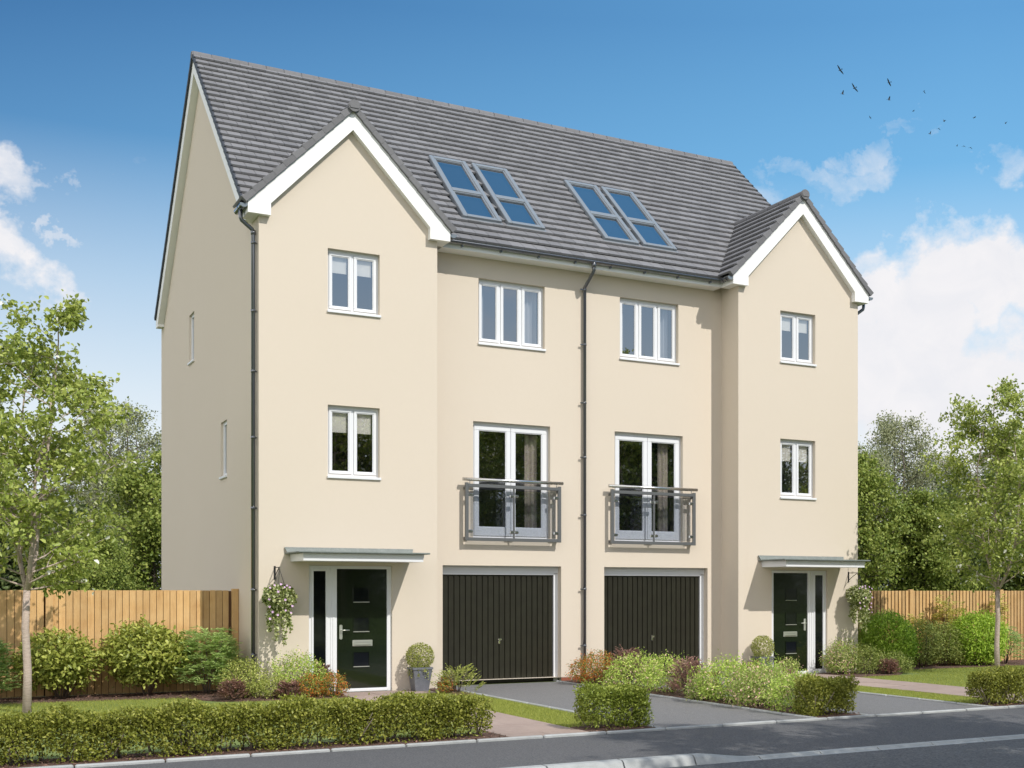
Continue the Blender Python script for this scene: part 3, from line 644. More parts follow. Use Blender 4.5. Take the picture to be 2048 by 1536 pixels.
for mrr in (0, 1):
    g = (lambda a, b: mir(a, b)) if mrr else (lambda a, b: (a, b))
    win(*g(WA, WB), *wz2, 0, 2, 'win', blind=(0, .32)); win(*g(WA, WB), *wz1, 0, 2, 'win', blind=(0, .34))
    a, b_ = g(UA, UB); win(a, b_, *uz, REC, 3, 'win', curtain=[(b_-.30, b_-.07, 'net'), (a+.07, a+.2, 'net')])
    a, b_ = g(FA, FB); win(a, b_, *fz, REC, 2, 'french', curtain=[(b_-.42, b_-.17, 'curtain'), (a+.10, a+.22, 'curtain')], bottomrail=.16, stile=.085, fr=.045)
# small side windows
for (a, b_, c, d) in sidew:
    s = MB(); s.box(.045, a, c, .11, a+.06, d); s.box(.045, b_-.10, c, .11, b_, d); s.box(.043, a+.06, c, .11, b_-.10, c+.06); s.box(.043, a+.06, d-.06, .11, b_-.10, d)
    wn = H_('side_window', s, 'white'); H_('pane', MB().quad((.06, a+.06, c+.06), (.06, b_-.10, c+.06), (.06, b_-.10, d-.06), (.06, a+.06, d-.06)), 'glass', wn)
    H_('sill', MB().bevbox(-.035, a-.01, c-.045, .044, b_+.01, c-.001, .006), 'white', wn)
    H_('room', MB().box(.16, a-.2, c-.2, 1.2, b_+.2, d+.2), 'dark', wn)
# ---- front doors
def front_door(mirrored):
    def X(a, b): return mir(a, b) if mirrored else (a, b)
    def bx(mbb, a, y0, z0, b, y1, z1, bev=0):
        A, B_ = X(a, b)
        (mbb.bevbox(A, y0, z0, B_, y1, z1, bev) if bev else mbb.box(A, y0, z0, B_, y1, z1))
    y = .045; b = MB(); zt = 2.135
    bx(b, DA, y, 0.012, DA+.05, y+.08, zt); bx(b, DB-.075, y, .012, DB, y+.08, zt); bx(b, DA+.05, y-.001, zt-.05, DB-.075, y+.08, zt)
    bx(b, 1.12, y-.002, .012, 1.27, y+.08, zt-.05); bx(b, DA+.05, y-.001, .012, 1.12, y+.08, .1)
    bx(b, DA+.05, y-.014, .1, DA+.085, y+.03, zt-.05, .004); bx(b, 1.085, y-.014, .1, 1.12, y+.03, zt-.05, .004); bx(b, DA+.085, y-.014, zt-.09, 1.085, y+.03, zt-.05, .004)
    bx(b, 1.165, y-.012, .012, 1.175, y, zt); bx(b, 1.20, y-.012, .012, 1.235, y, zt-.02, .004)
    d = H_('front_door', b, 'white')
    g = MB(); bx(g, DA+.085, y+.012, .1, 1.085, y+.02, zt-.09); H_('side_light', g, 'doorglass', d)
    g = MB(); bx(g, 1.275, y+.012, .075, 2.12, y+.06, zt-.052, .006); H_('leaf', g, 'door', d)
    for za, zb in ((1.53, 1.765), (1.03, 1.265), (.44, .68)):
        g = MB(); bx(g, 1.555, y+.006, za, 1.815, y+.013, zb); H_('door_pane', g, 'doorglass', d)
        g = MB(); bx(g, 1.548, y-.004, zb-.002, 1.822, y+.013, zb+.006); bx(g, 1.546, y-.004, za, 1.556, y+.013, zb-.002); bx(g, 1.814, y-.004, za, 1.824, y+.013, zb-.002); H_('pane_bead', g, 'door', d)
        g = MB(); bx(g, 1.548, y-.010, za-.012, 1.822, y+.013, za+.002, .003)
        H_('pane_trim', g, 'satin', d)
    g = MB(); bx(g, 1.535, y-.006, .78, 1.875, y+.013, .885, .006); bx(g, 1.56, y-.016, .80, 1.85, y-.005, .845, .006); H_('letterbox', g, 'satin', d)
    g = MB(); bx(g, 1.315, y-.006, .90, 1.365, y+.013, 1.145, .012); xa, xb = X(1.34, 1.46)
    x0_ = W-1.34 if mirrored else 1.34; x1_ = W-1.47 if mirrored else 1.47
    g.tube([(x0_, y, 1.055), (x0_, y-.05, 1.055), (x0_+(x1_-x0_)*.08, y-.055, 1.055), (x1_, y-.055, 1.055)], .009, 8); H_('door_handle', g, 'satin', d)
    g = MB(); bx(g, 1.27, y-.05, .012, 2.125, y+.06, .07, .01); H_('threshold', g, 'white', d)
    return d
front_door(0); front_door(1)
for g in ((DA, DB), mir(DA, DB)): pass
# ---- garages
def garage(mirrored):
    a, b_ = mir(GA, GB) if mirrored else (GA, GB)
    y = REC+.155; f = MB(); zt = gz[1]
    f.box(a, y, 0.006, a+.055, y+.1, zt-.14); f.box(b_-.085, y, .006, b_, y+.1, zt-.14); f.box(a, y-.012, zt-.13, b_, y+.1, zt); f.box(a+.004, y-.026, zt-.075, b_-.004, y-.012, zt-.03); f.box(a+.055, y-.004, zt-.16, b_-.085, y+.1, zt-.13)
    g = H_('garage_door', f, 'white')
    p = MB(); A, B_ = a+.055, b_-.085; n = 20; wd_ = (B_-A)/n
    z0, z1 = .035, zt-.162
    for i in range(n):
        xa = A+i*wd_; vs = []
        for (u, dy) in ((0, .03), (.06, .03), (.13, .008), (.87, .008), (.94, .03), (1, .03)): vs += [(xa+u*wd_, y+.02+dy, z0), (xa+u*wd_, y+.02+dy, z1)]
        p.add(vs, [(2*k, 2*k+2, 2*k+3, 2*k+1) for k in range(5)])
    p.box(A, y+.012, z0-.025, B_, y+.06, z0+.03); p.box(A, y+.020, z1-.025, B_, y+.06, z1)
    H_('panel', p, 'garage', g)
    h = MB(); xm = (a+b_)/2-.012; h.bevbox(xm-.03, y-.01, .80, xm+.045, y+.025, .835, .008); h.bevbox(xm-.022, y+.002, .735, xm+.02, y+.03, .80, .008); H_('garage_handle', h, 'chrome', g)
garage(0); garage(1)
# ---- door canopies
def canopy(mirrored):
    a, b_ = (mir(.50, 2.44) if mirrored else (.50, 2.46)); d = .86
    b = MB()
    b.box(a, -d, 2.195, b_, 0-.002, 2.26); b.box(a-.008, -d-.008, 2.26, b_+.008, -.002, 2.315)
    c = H_('canopy', b, 'white')
    r = MB(); r.bevbox(a-.09, -d-.09, 2.318, b_+.09, -.002, 2.345, .006)
    ta, tb = (a-.10, b_+.10)
    r.add([(ta+.045, -.012, 2.345), (tb-.045, -.012, 2.345), (tb, -.012, 2.432), (ta, -.012, 2.432), (ta+.03, -.075, 2.346), (tb-.03, -.075, 2.346), (tb-.0, -.03, 2.432), (ta+.0, -.03, 2.432)], [(0, 1, 2, 3), (4, 5, 6, 7), (3, 2, 6, 7), (0, 4, 7, 3), (1, 5, 6, 2)])
    H_('lead_roof', r, 'lead', c)
canopy(0); canopy(1)
# ---- juliet balconies
def balcony(mirrored):
    a, b_ = (mir(3.70, 5.59) if mirrored else (3.70, 5.59)); y0, y1 = REC-.16, REC-.115; z0, z1 = 2.625, 3.655; ym = (y0+y1)/2
    f = MB(); t = .06
    f.bevbox(a, y0-.003, z0, a+t, y1+.003, z1+.02, .004); f.bevbox(b_-t, y0-.003, z0, b_, y1+.003, z1+.02, .004); f.bevbox(a+t, y0, z0, b_-t, y1, z0+t, .004); f.bevbox(a+t, y0, z1-t, b_-t, y1, z1, .004)
    m_ = (a+b_)/2; f.bevbox(m_-.014, y0+.003, z0+t, m_+.014, y1-.003, z1-t, .003)
    for x in (a+.02, b_-.03):
        for z in (z0+.02, z1-.1): f.box(x, y1, z, x+.015, REC, z+.05)
    bl = H_('juliet_balcony', f, 'darksteel')
    h = MB().tube([(a-.045, ym, 3.735), (b_+.045, ym, 3.735)], .031, 16)
    for x in (a+.09, b_-.09): h.tube([(x, ym, z1), (x, ym, 3.72)], .008, 8)
    H_('handrail', h, 'steel', bl)
    for (p, q) in ((a+t+.045, m_-.03), (m_+.03, b_-t-.045)):
        H_('glass_panel', MB().box(p, ym-.005, z0+t+.02, q, ym+.005, z1-t-.03), 'clear', bl)
        for z in (z0+.17, z1-.20):
            for (u, v) in (((p-.05, p+.035) if p < m_ else (p-.02, p+.05)), ((q-.05, q+.02) if p < m_ else (q-.035, q+.05))):
                H_('glass_clamp', MB().bevbox(u-.008, ym-.026, z-.03, v+.008, ym+.026, z+.03, .012), 'steel', bl)
balcony(0); balcony(1)
# ---- roofs
def frame_of(o, u, s):
    o, u, s = Vector(o), Vector(u).normalized(), Vector(s).normalized(); n = u.cross(s); 
    if n.z < 0: n = -n
    return lambda a, b, c: tuple(o+u*a+s*b+n*c)
def tiles(mb_, fr, ulen, slen, gauge, tw, maxu=None, minu=None, seed=0, skip=None):
    rr = random.Random(seed); n = int(round(slen/gauge)); gauge = slen/n
    for k in range(n):
        s0 = k*gauge-.03*(k == 0); L = ulen(k*gauge) if callable(ulen) else ulen
        x = -(k % 2)*tw/2
        while x < L-.005:
            a = max(0, x)+.0035; b = min(L, x+tw)-.0035; x += tw
            if b-a < .02 or (skip and skip((a+b)/2, s0+gauge/2)): continue
            j = rr.uniform(-.0015, .002)+.008; v = [fr(a, s0, .018+j), fr(b, s0, .018+j), fr(b, s0+gauge+.03, -.012), fr(a, s0+gauge+.03, -.012), fr(a, s0+.004, .054+j), fr(b, s0+.004, .054+j), fr(b, s0+gauge+.03, .011), fr(a, s0+gauge+.03, .011)]
            mb_.add(v, [(0, 3, 2, 1), (4, 5, 6, 7), (0, 1, 5, 4), (1, 2, 6, 5), (2, 3, 7, 6), (3, 0, 4, 7)])
AL = math.atan(.87); VX = .155
YR = 5.25; ZE = 8.0; SL = (YR-.3)/math.cos(AL)
frF = frame_of((-VX, .3, ZE-.03), (1, 0, 0), (0, math.cos(AL), math.sin(AL)))
frB = frame_of((-VX, 2*YR-.3, ZE-.03), (1, 0, 0), (0, -math.cos(AL), math.sin(AL)))
RWX = [(3.81, 4.57), (4.69, 5.45), (6.72, 7.475), (7.575, 8.34)]
rf = MB()
def skiprw(u, s):
    X = u-VX; Y = .3+s*math.cos(AL)
    return any(a+.03 < X < b-.03 for a, b in RWX) and 1.02 < Y < 2.8
tiles(rf, frF, W+2*VX, SL, .2525, .245, seed=1, skip=skiprw); tiles(rf, frB, W+2*VX, SL, .2525, .245, seed=2)
roof = H_('roof', rf, 'tile')
dk = MB(); dk.quad(frF(.03, .02, -.02), frF(W+2*VX-.03, .02, -.02), frF(W+2*VX-.03, SL, -.02), frF(.03, SL, -.02)); dk.quad(frB(.03, .02, -.02), frB(W+2*VX-.03, .02, -.02), frB(W+2*VX-.03, SL, -.02), frB(.03, SL, -.02))
H_('roof_underlay', dk, 'deck', roof)
def halfround(b, p0, p1, r, n=9, cap=True, drop=.35):
    p0, p1 = Vector(p0), Vector(p1); t = (p1-p0).normalized(); sd = t.cross(Vector((0, 0, 1))).normalized(); vs = []
    prof = [(r*math.cos(a), r*math.sin(a)) for a in [PI*(1+drop*.6)*i/(n-1)-PI*drop*.3 for i in range(n)]]
    for p in (p0, p1):
        for x, z in prof: vs.append(p+sd*x+Vector((0, 0, z)))
    fs = [(i, i+1, n+i+1, n+i) for i in range(n-1)]+([tuple(range(n)), tuple(range(2*n-1, n-1, -1))] if cap else [])
    b.add(vs, fs, False)
def ridge_run(b, p0, p1, r, L):
    p0, p1 = Vector(p0), Vector(p1); D_ = (p1-p0).length; n = max(1, round(D_/L)); t = (p1-p0)/n
    for i in range(n): halfround(b, p0+t*i+t*.03, p0+t*(i+1)-t*.03, r, drop=.55); halfround(b, p0+t*i-t*.04, p0+t*i+t*.04, r*.88, drop=.55)
rb = MB(); ridge_run(rb, (-VX-.01, YR, 12.235), (W+VX+.01, YR, 12.235), .105, .35); H_('ridge_tiles', rb, 'ridge', roof)
# verge: white boards and soffit boxes, tile caps above
SV = .87
def mainverge(x0, x1):
    zt = lambda Y: ZE-.045+SV*(Y-.3) if Y <= YR else ZE-.045+SV*(2*YR-.3-Y)
    b = MB(); Yr = 2*YR-.3
    b.prism([(.3, zt(.3)), (YR, zt(YR)), (Yr+.03, zt(Yr+.03)), (Yr+.03, 7.76), (Yr-.26, 7.76), (Yr-.26, zt(Yr-.26)-.36), (YR, zt(YR)-.36), (.536, 7.80), (.3, 7.80)], 'X', x0, x1)
    H_('bargeboard', b, 'whiteboard', None)
mainverge(-.135, -.001); mainverge(W+.001, W+.135)
n = 26; g_ = SL/n
for xs in (-VX-.018, W+VX-.02):
    vb = MB()
    for fr in (frF, frB):
        for k in range(n):
            X0 = xs+VX; vb.box(X0, k*g_-.01, -.055, X0+.038, (k+1)*g_-.014, .03+.0, lambda a, b, c, fr=fr, k=k: fr(a, b, c+.018*(1-(b-k*g_)/g_)))
    H_('verge_caps', vb, 'vergecap', roof)
# gable roofs
SG = 1.04; AG = math.atan(SG)
def gable(x0, left):
    xc = x0+w1/2; zap = 9.82; ex = 1.745; ze = zap-ex*SG; sl = ex/math.cos(AG)
    t = MB(); yv = lambda s: .3+((ze+s*math.sin(AG))-8.0)/.87+.14
    fl = frame_of((xc-ex, -.135, ze), (0, 1, 0), (math.cos(AG), 0, math.sin(AG))); fr_ = frame_of((xc+ex, -.135, ze), (0, 1, 0), (-math.cos(AG), 0, math.sin(AG)))
    tiles(t, fl, lambda s: yv(s+.1)+.135, sl, .235, .245, seed=5); tiles(t, fr_, lambda s: yv(s+.1)+.135, sl, .235, .245, seed=6)
    go = H_('gable_roof', t, 'tile')
    d = MB()
    for f_ in (fl, fr_): d.quad(f_(.02, .02, -.02), f_(yv(0)+.1, .02, -.02), f_(yv(sl)+.1, sl, -.02), f_(.02, sl, -.02))
    H_('roof_underlay', d, 'deck', go)
    r = MB(); ridge_run(r, (xc, -.20, zap-.012), (xc, 2.7, zap-.012), .092, .42)
    a = [Vector((xc+.1*math.cos(i*PI/10), -.205, zap-.008+.1*math.sin(i*PI/10))) for i in range(20)]
    r.add(a+[v+Vector((0, .03, 0)) for v in a], [tuple(range(20)), tuple(range(39, 19, -1))]+[(i, (i+1) % 20, 20+(i+1) % 20, 20+i) for i in range(20)])
    H_('ridge_tiles', r, 'ridge', go)
    c = MB(); n = 11; g = (sl-.02)/n
    for f_, sg in ((fl, 1), (fr_, -1)):
        for k in range(n):
            c.bevbox(-.03, k*g-.028, -.062, .075, (k+1)*g-.004-.02, .03, .006, lambda p, q, s, f_=f_, k=k: f_(p, q, s+.026*(1-(q-k*g)/g)*(1 if s > 0 else .3)))
    H_('verge_caps', c, 'ridge', go)
    b = MB(); zo = 9.775-.008; X = lambda dx, z: (xc+dx, z)
    zf = zo-1.695*SG; zin = 9.43
    zn = zin-1.335*1.075
    b.prism([X(-1.695, 7.80), X(-1.695, zf), X(0, zo), X(1.695, zf), X(1.695, 7.80), X(1.335, 7.80), X(1.335, zn), X(0, zin), X(-1.335, zn), X(-1.335, 7.80)][::-1], 'Y', -.12, -.001)
    H_('bargeboard', b, 'whiteboard', None)
    # boxed eaves down both sides
    H_('fascia', MB().box(xc-1.694, -.119, 7.802, x0-.001, .34, zf-.004), 'whiteboard', None)
    H_('fascia', MB().box(x0+w1+.001, -.119, 7.802, xc+1.694, .30, zf-.004), 'whiteboard', None)
gable(0, True); gable(W-w1, False)
# recess eaves
fb = MB(); fb.box(w1+.196, .30, 7.802, W-w1-.196, REC-.001, 7.985); H_('fascia', fb, 'whiteboard')
# gutters
def gutter(b, p0, p1, r=.056):
    p0, p1 = Vector(p0), Vector(p1); t = (p1-p0).normalized(); sd = t.cross(Vector((0, 0, 1))).normalized(); n = 9; vs = []
    for p in (p0, p1):
        for k, rad in ((0, r), (1, r-.006)):
            for i in range(n): a = -PI*i/(n-1); vs.append(p+sd*rad*math.cos(a)+Vector((0, 0, rad*math.sin(a))))
    fs = [(i, i+1, 2*n+i+1, 2*n+i) for i in range(n-1)]+[(n+i, 3*n+i, 3*n+i+1, n+i+1) for i in range(n-1)]+[(0, 2*n, 3*n, n), (n-1, 2*n-1, 4*n-1, 3*n-1)]
    b.add(vs, fs, True)
def gutclip(b, p, t, r=.062):
    t = Vector(t); gutter(b, Vector(p)-t*.012, Vector(p)+t*.012, r)
def endcap(p, t, r=.064):
    b = MB(); p, t = Vector(p), Vector(t); sd = t.cross(Vector((0, 0, 1))).normalized(); n = 11
    a = [p+sd*r*math.cos(-PI*i/(n-1))+Vector((0, 0, r*math.sin(-PI*i/(n-1))+.004)) for i in range(n)]
    b.add(a+[v+t*.014 for v in a], [tuple(range(n)), tuple(range(2*n-1, n-1, -1))]+[(i, (i+1) % n, n+(i+1) % n, n+i) for i in range(n)]); return b
GZ = 7.93; GY = .232
b = MB(); gutter(b, (w1+.2, GY, GZ), (W-w1-.2, GY, GZ))
gt = H_('gutter', b, 'gutter')
for i in range(8):
    x = 3.55+i*.74; cl_ = MB()
    gutclip(cl_, (x, GY, GZ), (1, 0, 0)); cl_.box(x-.012, GY-.005, GZ-.085, x+.012, .30, GZ-.055); H_('gutter_bracket', cl_, 'gutter', gt)
for xg, cap_, yend in ((-.255, 1, .42), (w1+.255, 1, .28), (W-w1-.255, 1, .28), (W+.255, 1, .42)):
    b = MB(); gutter(b, (xg, -.10, 7.93), (xg, yend, 7.93)); g2 = H_('gutter', b, 'gutter'); c2 = MB()
    for y in (.0, .14): gutclip(c2, (xg, y, 7.93), (0, 1, 0), .064)
    H_('gutter_bracket', c2, 'gutter', g2); H_('end_cap', endcap((xg, -.118, 7.93), (0, 1, 0)), 'capgrey', g2)
def downpipe(pts, arms, r=.034):
    b = MB().tube(pts, r, 14); d = H_('downpipe', b, 'gutter'); 
    top = pts[:]
    c = MB()
    for p in top[1:-1]:
        p = Vector(p); c.tube([p+Vector((0, 0, -.05)), p+Vector((0, 0, .03))], r+.006, 14) if p == Vector(top[-2]) else None
    H_('pipe_socket', c, 'gutter', d) if c.v else None
    x, y = pts[-1][0], pts[-1][1]
    for z in arms:
        k = MB().tube([(x, y, z-.022), (x, y, z+.022)], r+.005, 14)
        if x < 0: k.box(x+.02, y-.018, z-.01, x+.075, y+.012, z+.01); k.box(x-.01, y-.10, z-.008, x+.01, y-.03, z+.008)
        elif x > W: k.box(x-.075, y-.01, z-.01, x-.02, y+.01, z+.01)
        else: k.box(x-.09, y-.012, z-.01, x-.03, y+.012, z+.01); k.box(x-.02, y+.03, z-.01, x+.0, y+.07, z+.01)
        H_('pipe_bracket', k, 'gutter', d)
arm = [7.46, 6.41, 5.3, 4.26, 3.16, 1.75, .67]
xm = W/2+.01
downpipe([(xm+.02, GY, GZ-.03), (xm+.02, GY, GZ-.17), (xm+.018, GY+.03, GZ-.21), (xm, REC-.08, GZ-.42), (xm, REC-.055, GZ-.46), (xm, REC-.055, .01)], arm)
H_('pipe_outlet', MB().tube([(xm+.02, GY, GZ-.03), (xm+.02, GY, GZ-.12)], [.05, .042], 14), 'gutter', gt)
downpipe([(-.255, .13, 7.9), (-.255, .13, 7.76), (-.24, .13, 7.72), (-.075, .15, 7.60), (-.055, .15, 7.56), (-.055, .15, .01)], [7.38, 6.27, 5.29, 4.21, 3.06, 1.73, .67])
downpipe([(W+.255, .13, 7.9), (W+.255, .13, 7.76), (W+.24, .13, 7.72), (W+.075, .15, 7.60), (W+.055, .15, 7.56), (W+.055, .15, .01)], [7.38, 6.27, 5.29, 4.21, 3.06, 1.73, .67])
# roof windows
for xa, xb in RWX:
    def fr(a, b, c): return frF(a+VX, b, c)
    s0 = (.95-.3)/math.cos(AL); s1 = (1.79-.3)/math.cos(AL); s2 = (2.87-.3)/math.cos(AL); h0, h1 = -.02, .105; t = .085
    f = MB()
    f.bevbox(xa, s0, h0, xa+t, s2, h1, .01, fr); f.bevbox(xb-t, s0, h0, xb, s2, h1, .01, fr); f.bevbox(xa+t, s0-.001, h0, xb-t, s0+t, h1-.003, .006, fr); f.bevbox(xa+t, s2-t, h0, xb-t, s2+.001, h1-.003, .006, fr); f.bevbox(xa+t, s1-.06, h0, xb-t, s1+.06, h1-.001, .006, fr)
    f.box(xa-.02, s0-.10, .046, xb+.02, s0-.002, .052, fr)
    rw = H_('roof_window', f, 'frame_grey', roof)
    i_ = MB()
    for (p, q) in ((s0+t, s1-.06), (s1+.06, s2-t)):
        A, B_ = xa+t, xb-t; e = .028
        i_.box(A, p, .03, A+e, q, h1-.022, fr); i_.box(B_-e, p, .03, B_, q, h1-.022, fr); i_.box(A+e, p, .03, B_-e, p+e, h1-.022, fr); i_.box(A+e, q-e, .03, B_-e, q, h1-.022, fr)
    # inner frames and panes hang on the roof too (sub-part level)
    H_('roof_window_sash', i_, 'frame_grey', roof)
    for (p, q) in ((s0+t, s1-.06), (s1+.06, s2-t)):
        H_('roof_pane', MB().quad(fr(xa+t, p, .06), fr(xb-t, p, .06), fr(xb-t, q, .06), fr(xa+t, q, .06)), 'roofglass', roof)
    H_('roof_window_lining', MB().quad(fr(xa+.02, s0+.02, -.10), fr(xb-.02, s0+.02, -.10), fr(xb-.02, s2-.02, -.10), fr(xa+.02, s2-.02, -.10)), 'lining', roof)
# basket brackets on the walls
def bracket(x):
    b = MB(); b.box(x-.014, -.012, 1.90, x+.014, -.001, 2.12); b.tube([(x, -.01, 2.095), (x, -.33, 2.095)], .007, 6); b.tube([(x, -.012, 1.94), (x, -.15, 2.02), (x, -.30, 2.09)], .007, 6); b.tube([(x, -.30, 2.095), (x, -.325, 2.07), (x, -.31, 2.05), (x, -.295, 2.06)], .005, 6)
    H_('basket_bracket', b, 'black')
bracket(.25); bracket(W-.25)
# ================================================================ BASKETS, PLANTERS
def basket(x, label, seed, mir_=1):
    rng = np.random.default_rng(seed); c = np.array([x, -.31, 1.60]); root = empty('hanging_basket', tuple(c))
    tag(root, label, 'hanging basket', 'flower baskets hung beside the front doors')
    b = MB(); pts = []
    n, m_ = 14, 6; vs = []
    for j in range(m_+1):
        a = j/m_*PI/2
        for i in range(n): t = 2*PI*i/n; vs.append((c[0]+.165*math.cos(a)*math.cos(t), c[1]+.165*math.cos(a)*math.sin(t), c[2]+.02-.17*math.sin(a)))
    b.add(vs, [(j*n+i, j*n+(i+1) % n, (j+1)*n+(i+1) % n, (j+1)*n+i) for j in range(m_) for i in range(n)], True)
    obj('basket', b, MT['coir'], root)
    ch = MB()
    for i in range(5):
        t = 2*PI*i/5+.3; ch.tube([(c[0]+.16*math.cos(t), c[1]+.16*math.sin(t), c[2]+.02), (x, -.31, 2.055)], .0028, 4)
    obj('chain', ch, MT['black'], root)
    P = []; Nn = []
    D = unit(rng, 2100); D[:, 2] = D[:, 2]*.95; q = bumps(rng, D, amp=.14)*rng.uniform(.75, 1.0, 2100)
    P.append(c+[0, 0, .01]+D*q[:, None]*[.245, .22, .215]); Nn.append(D)
    for k in range(7):
        a = [3.4, 4.2, 4.9, 5.6, 2.6, .5, 1.7][k]; L = [.42, .55, .62, .40, .30, .35, .25][k]; u = rng.random(150)
        p = c+np.c_[math.cos(a)*(.13+.05*u), math.sin(a)*(.13+.05*u), -.12-L*u]+rng.normal(size=(150, 3))*[.028, .028, .02]*(1.15-u[:, None]*.7); P.append(p); Nn.append(unit(rng, 150))
    P = np.concatenate(P); Nn = np.concatenate(Nn); n = len(P)
    me = leafmesh('basket_foliage', P-c, Nn*.5+unit(rng, n)*.8+[0, 0, -.1], Nn*.8+unit(rng, n)*.5+[0, 0, .4], .042*rng.uniform(.7, 1.2, n), .85, LM['varieg'])
    link('foliage', me, tuple(c), root)
    fl = [(-.19, -.12, .16), (-.08, -.2, .10), (-.02, -.12, .22), (.07, -.14, .2), (-.12, -.12, .2), (.12, -.1, .17), (.02, -.18, .17), (-.2, -.12, -.02), (-.19, -.1, -.14), (-.15, -.14, -.22), (-.08, -.16, -.27), (.04, -.17, -.2), (.15, -.15, -.13), (-.19, -.12, -.33), (.13, -.15, -.24), (.03, -.2, -.03)]
    for k, (fx, fy, fz_) in enumerate(fl):
        fx *= mir_; p0 = Vector(c)+Vector((fx, fy-.05, fz_)); nn_ = Vector((fx*1.2+rng.normal()*.2, -1, .4+rng.normal()*.2)).normalized(); u_ = nn_.orthogonal().normalized(); v_ = nn_.cross(u_); f = MB(); r = .019+.005*rng.random()
        vs = [p0+nn_*.002]
        for i in range(10): a = i*PI/5; rad = r*(1 if i % 2 else .72); vs.append(p0+(u_*math.cos(a)+v_*math.sin(a))*rad+nn_*.008)
        f.add(vs, [(0, 1+i, 1+(i+1) % 10) for i in range(10)])
        obj('flower', f, LM['petal'], root)
basket(.26, 'full hanging basket of trailing leaves and lilac flowers left of the left front door', 11)
basket(W-.20, 'hanging basket of trailing leaves and lilac flowers at the right-hand corner of the house', 12, -1)
def planter(x, y, label, seed):
    root = empty('potted_topiary', (x, y, .012)); tag(root, label, 'potted plant', 'topiary balls in grey planters by the front doors')
    b = MB(); h = .40; n = 4
    for (r0, r1, z0, z1) in ((.115, .165, 0, h), ):
        vs = [(x+sx*r0, y+sy*r0, z0+.014) for sx, sy in ((-1, -1), (1, -1), (1, 1), (-1, 1))]+[(x+sx*r1, y+sy*r1, z1) for sx, sy in ((-1, -1), (1, -1), (1, 1), (-1, 1))]
        b.add(vs, [(3, 2, 1, 0), (0, 1, 5, 4), (1, 2, 6, 5), (2, 3, 7, 6), (3, 0, 4, 7), (4, 5, 6, 7)])
    r1 = .175
    b.box(x-r1, y-r1, h-.02, x+r1, y-r1+.03, h+.015); b.box(x-r1, y+r1-.03, h-.02, x+r1, y+r1, h+.015); b.box(x-r1, y-r1+.03, h-.02, x-r1+.03, y+r1-.03, h+.015); b.box(x+r1-.03, y-r1+.03, h-.02, x+r1, y+r1-.03, h+.015)
    b.box(x-.075, y-.172, h-.085, x-.045, y-.15, h-.055); b.box(x+.045, y-.172, h-.085, x+.075, y-.15, h-.055)
    obj('planter', b, MT['pot'], root)
    rng = np.random.default_rng(seed); n = 2300; D = unit(rng, n); q = (1-.28*rng.random(n)**2)*bumps(rng, D, 20, .035)
    P = D*q[:, None]*.225+[0, 0, .60]; Q = P.copy()
    me = leafmesh('topiary_ball', P, D*.5+unit(rng, n)*.8, D+unit(rng, n)*.6, .026*rng.uniform(.7, 1.2, n), .65, LM['ball']); link('foliage', me, (x, y, 0), root)
    P = []
    for k in range(16):
        a = 2*PI*k/16+rng.normal()*.15; L = rng.uniform(.08, .26); u = rng.random(26); P.append(np.c_[math.cos(a)*(.17+.02*u), math.sin(a)*(.17+.02*u), .42-L*u]+rng.normal(size=(26, 3))*.013)
    P = np.concatenate(P); P = np.clip(P, [-.2, -.215, 0], [.2, .2, 1]); n = len(P)
    me = leafmesh('trailing_ivy', P, unit(rng, n)+[0, 0, -.5], unit(rng, n)*.6+[0, -.6, .4], .028*rng.uniform(.7, 1.2, n), .6, LM['ball']); link('trailing_foliage', me, (x, y, 0), root)
planter(2.60, -.27, 'clipped topiary ball in a square grey planter between the left front door and its garage', 21)
planter(W-2.60, -.27, 'clipped topiary ball in a square grey planter left of the right-hand front door', 22)
# ================================================================ FENCES
def fence(name, x0, x1, y, posts, label, bw, seed):
    root = empty(name, (x0, y, 0)); tag(root, label, 'fence', 'timber garden fences'); rr = random.Random(seed); b = MB(); pitch = .105; x = x0
    while x < x1-.01:
        if not any(abs(x+pitch/2-p) < .07 for p in posts):
            dz = rr.uniform(-.003, .003); b.box(x+.002, y, .02, x+bw, y+.018, 1.725+dz)
        x += pitch
    obj('boards', b, MT['fence'], root)
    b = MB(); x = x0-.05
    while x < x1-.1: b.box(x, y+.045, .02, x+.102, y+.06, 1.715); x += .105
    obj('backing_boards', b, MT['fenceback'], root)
    for p in posts: obj('post', MB().bevbox(p-.055, y-.035, -.05, p+.055, y+.06, 1.752, .006), MT['fence'], root)
FY = 1.60
fence('garden_fence', -11.5, -.03, FY, [-.06-2.86*i for i in range(5)], 'vertical board timber fence left of the house, behind the broad-leaved shrubs', .0985, 1)
fence('garden_fence', 12.27, 30, FY, [15.05+2.86*i for i in range(6)], 'vertical board timber fence right of the house with dark gaps between boards', .077, 2)
# ================================================================ HEDGES AND SHRUBS
hedge('clipped_hedge', -8.6, 1.06, -7.50, -7.05, .475, LM['hedge'], .036, 2700, 31, 'long low clipped hedge along the kerb across the lower left of the picture')
hg = 'square clipped bushes along the pavement'
hedge('clipped_bush', 2.34, 3.14, -7.50, -7.02, .51, LM['hedge2'], .034, 2700, 32, 'square clipped bush between the left path and the left driveway', hg, 'bush')
hedge('clipped_bush', 5.62, 6.36, -7.50, -7.02, .50, LM['hedge'], .034, 2700, 33, 'square clipped bush at the kerb between the two driveways', hg, 'bush')
hedge('clipped_bush', 8.84, 9.72, -7.50, -6.95, .50, LM['hedge'], .034, 2600, 34, 'square clipped bush at the right edge of the picture, right of both driveways', hg, 'bush')
hedge('clipped_bush', 11.35, 13.5, -7.45, -7.0, .50, LM['hedge'], .036, 1200, 35, 'clipped hedge beyond the right-hand path at the pavement', None, 'hedge')
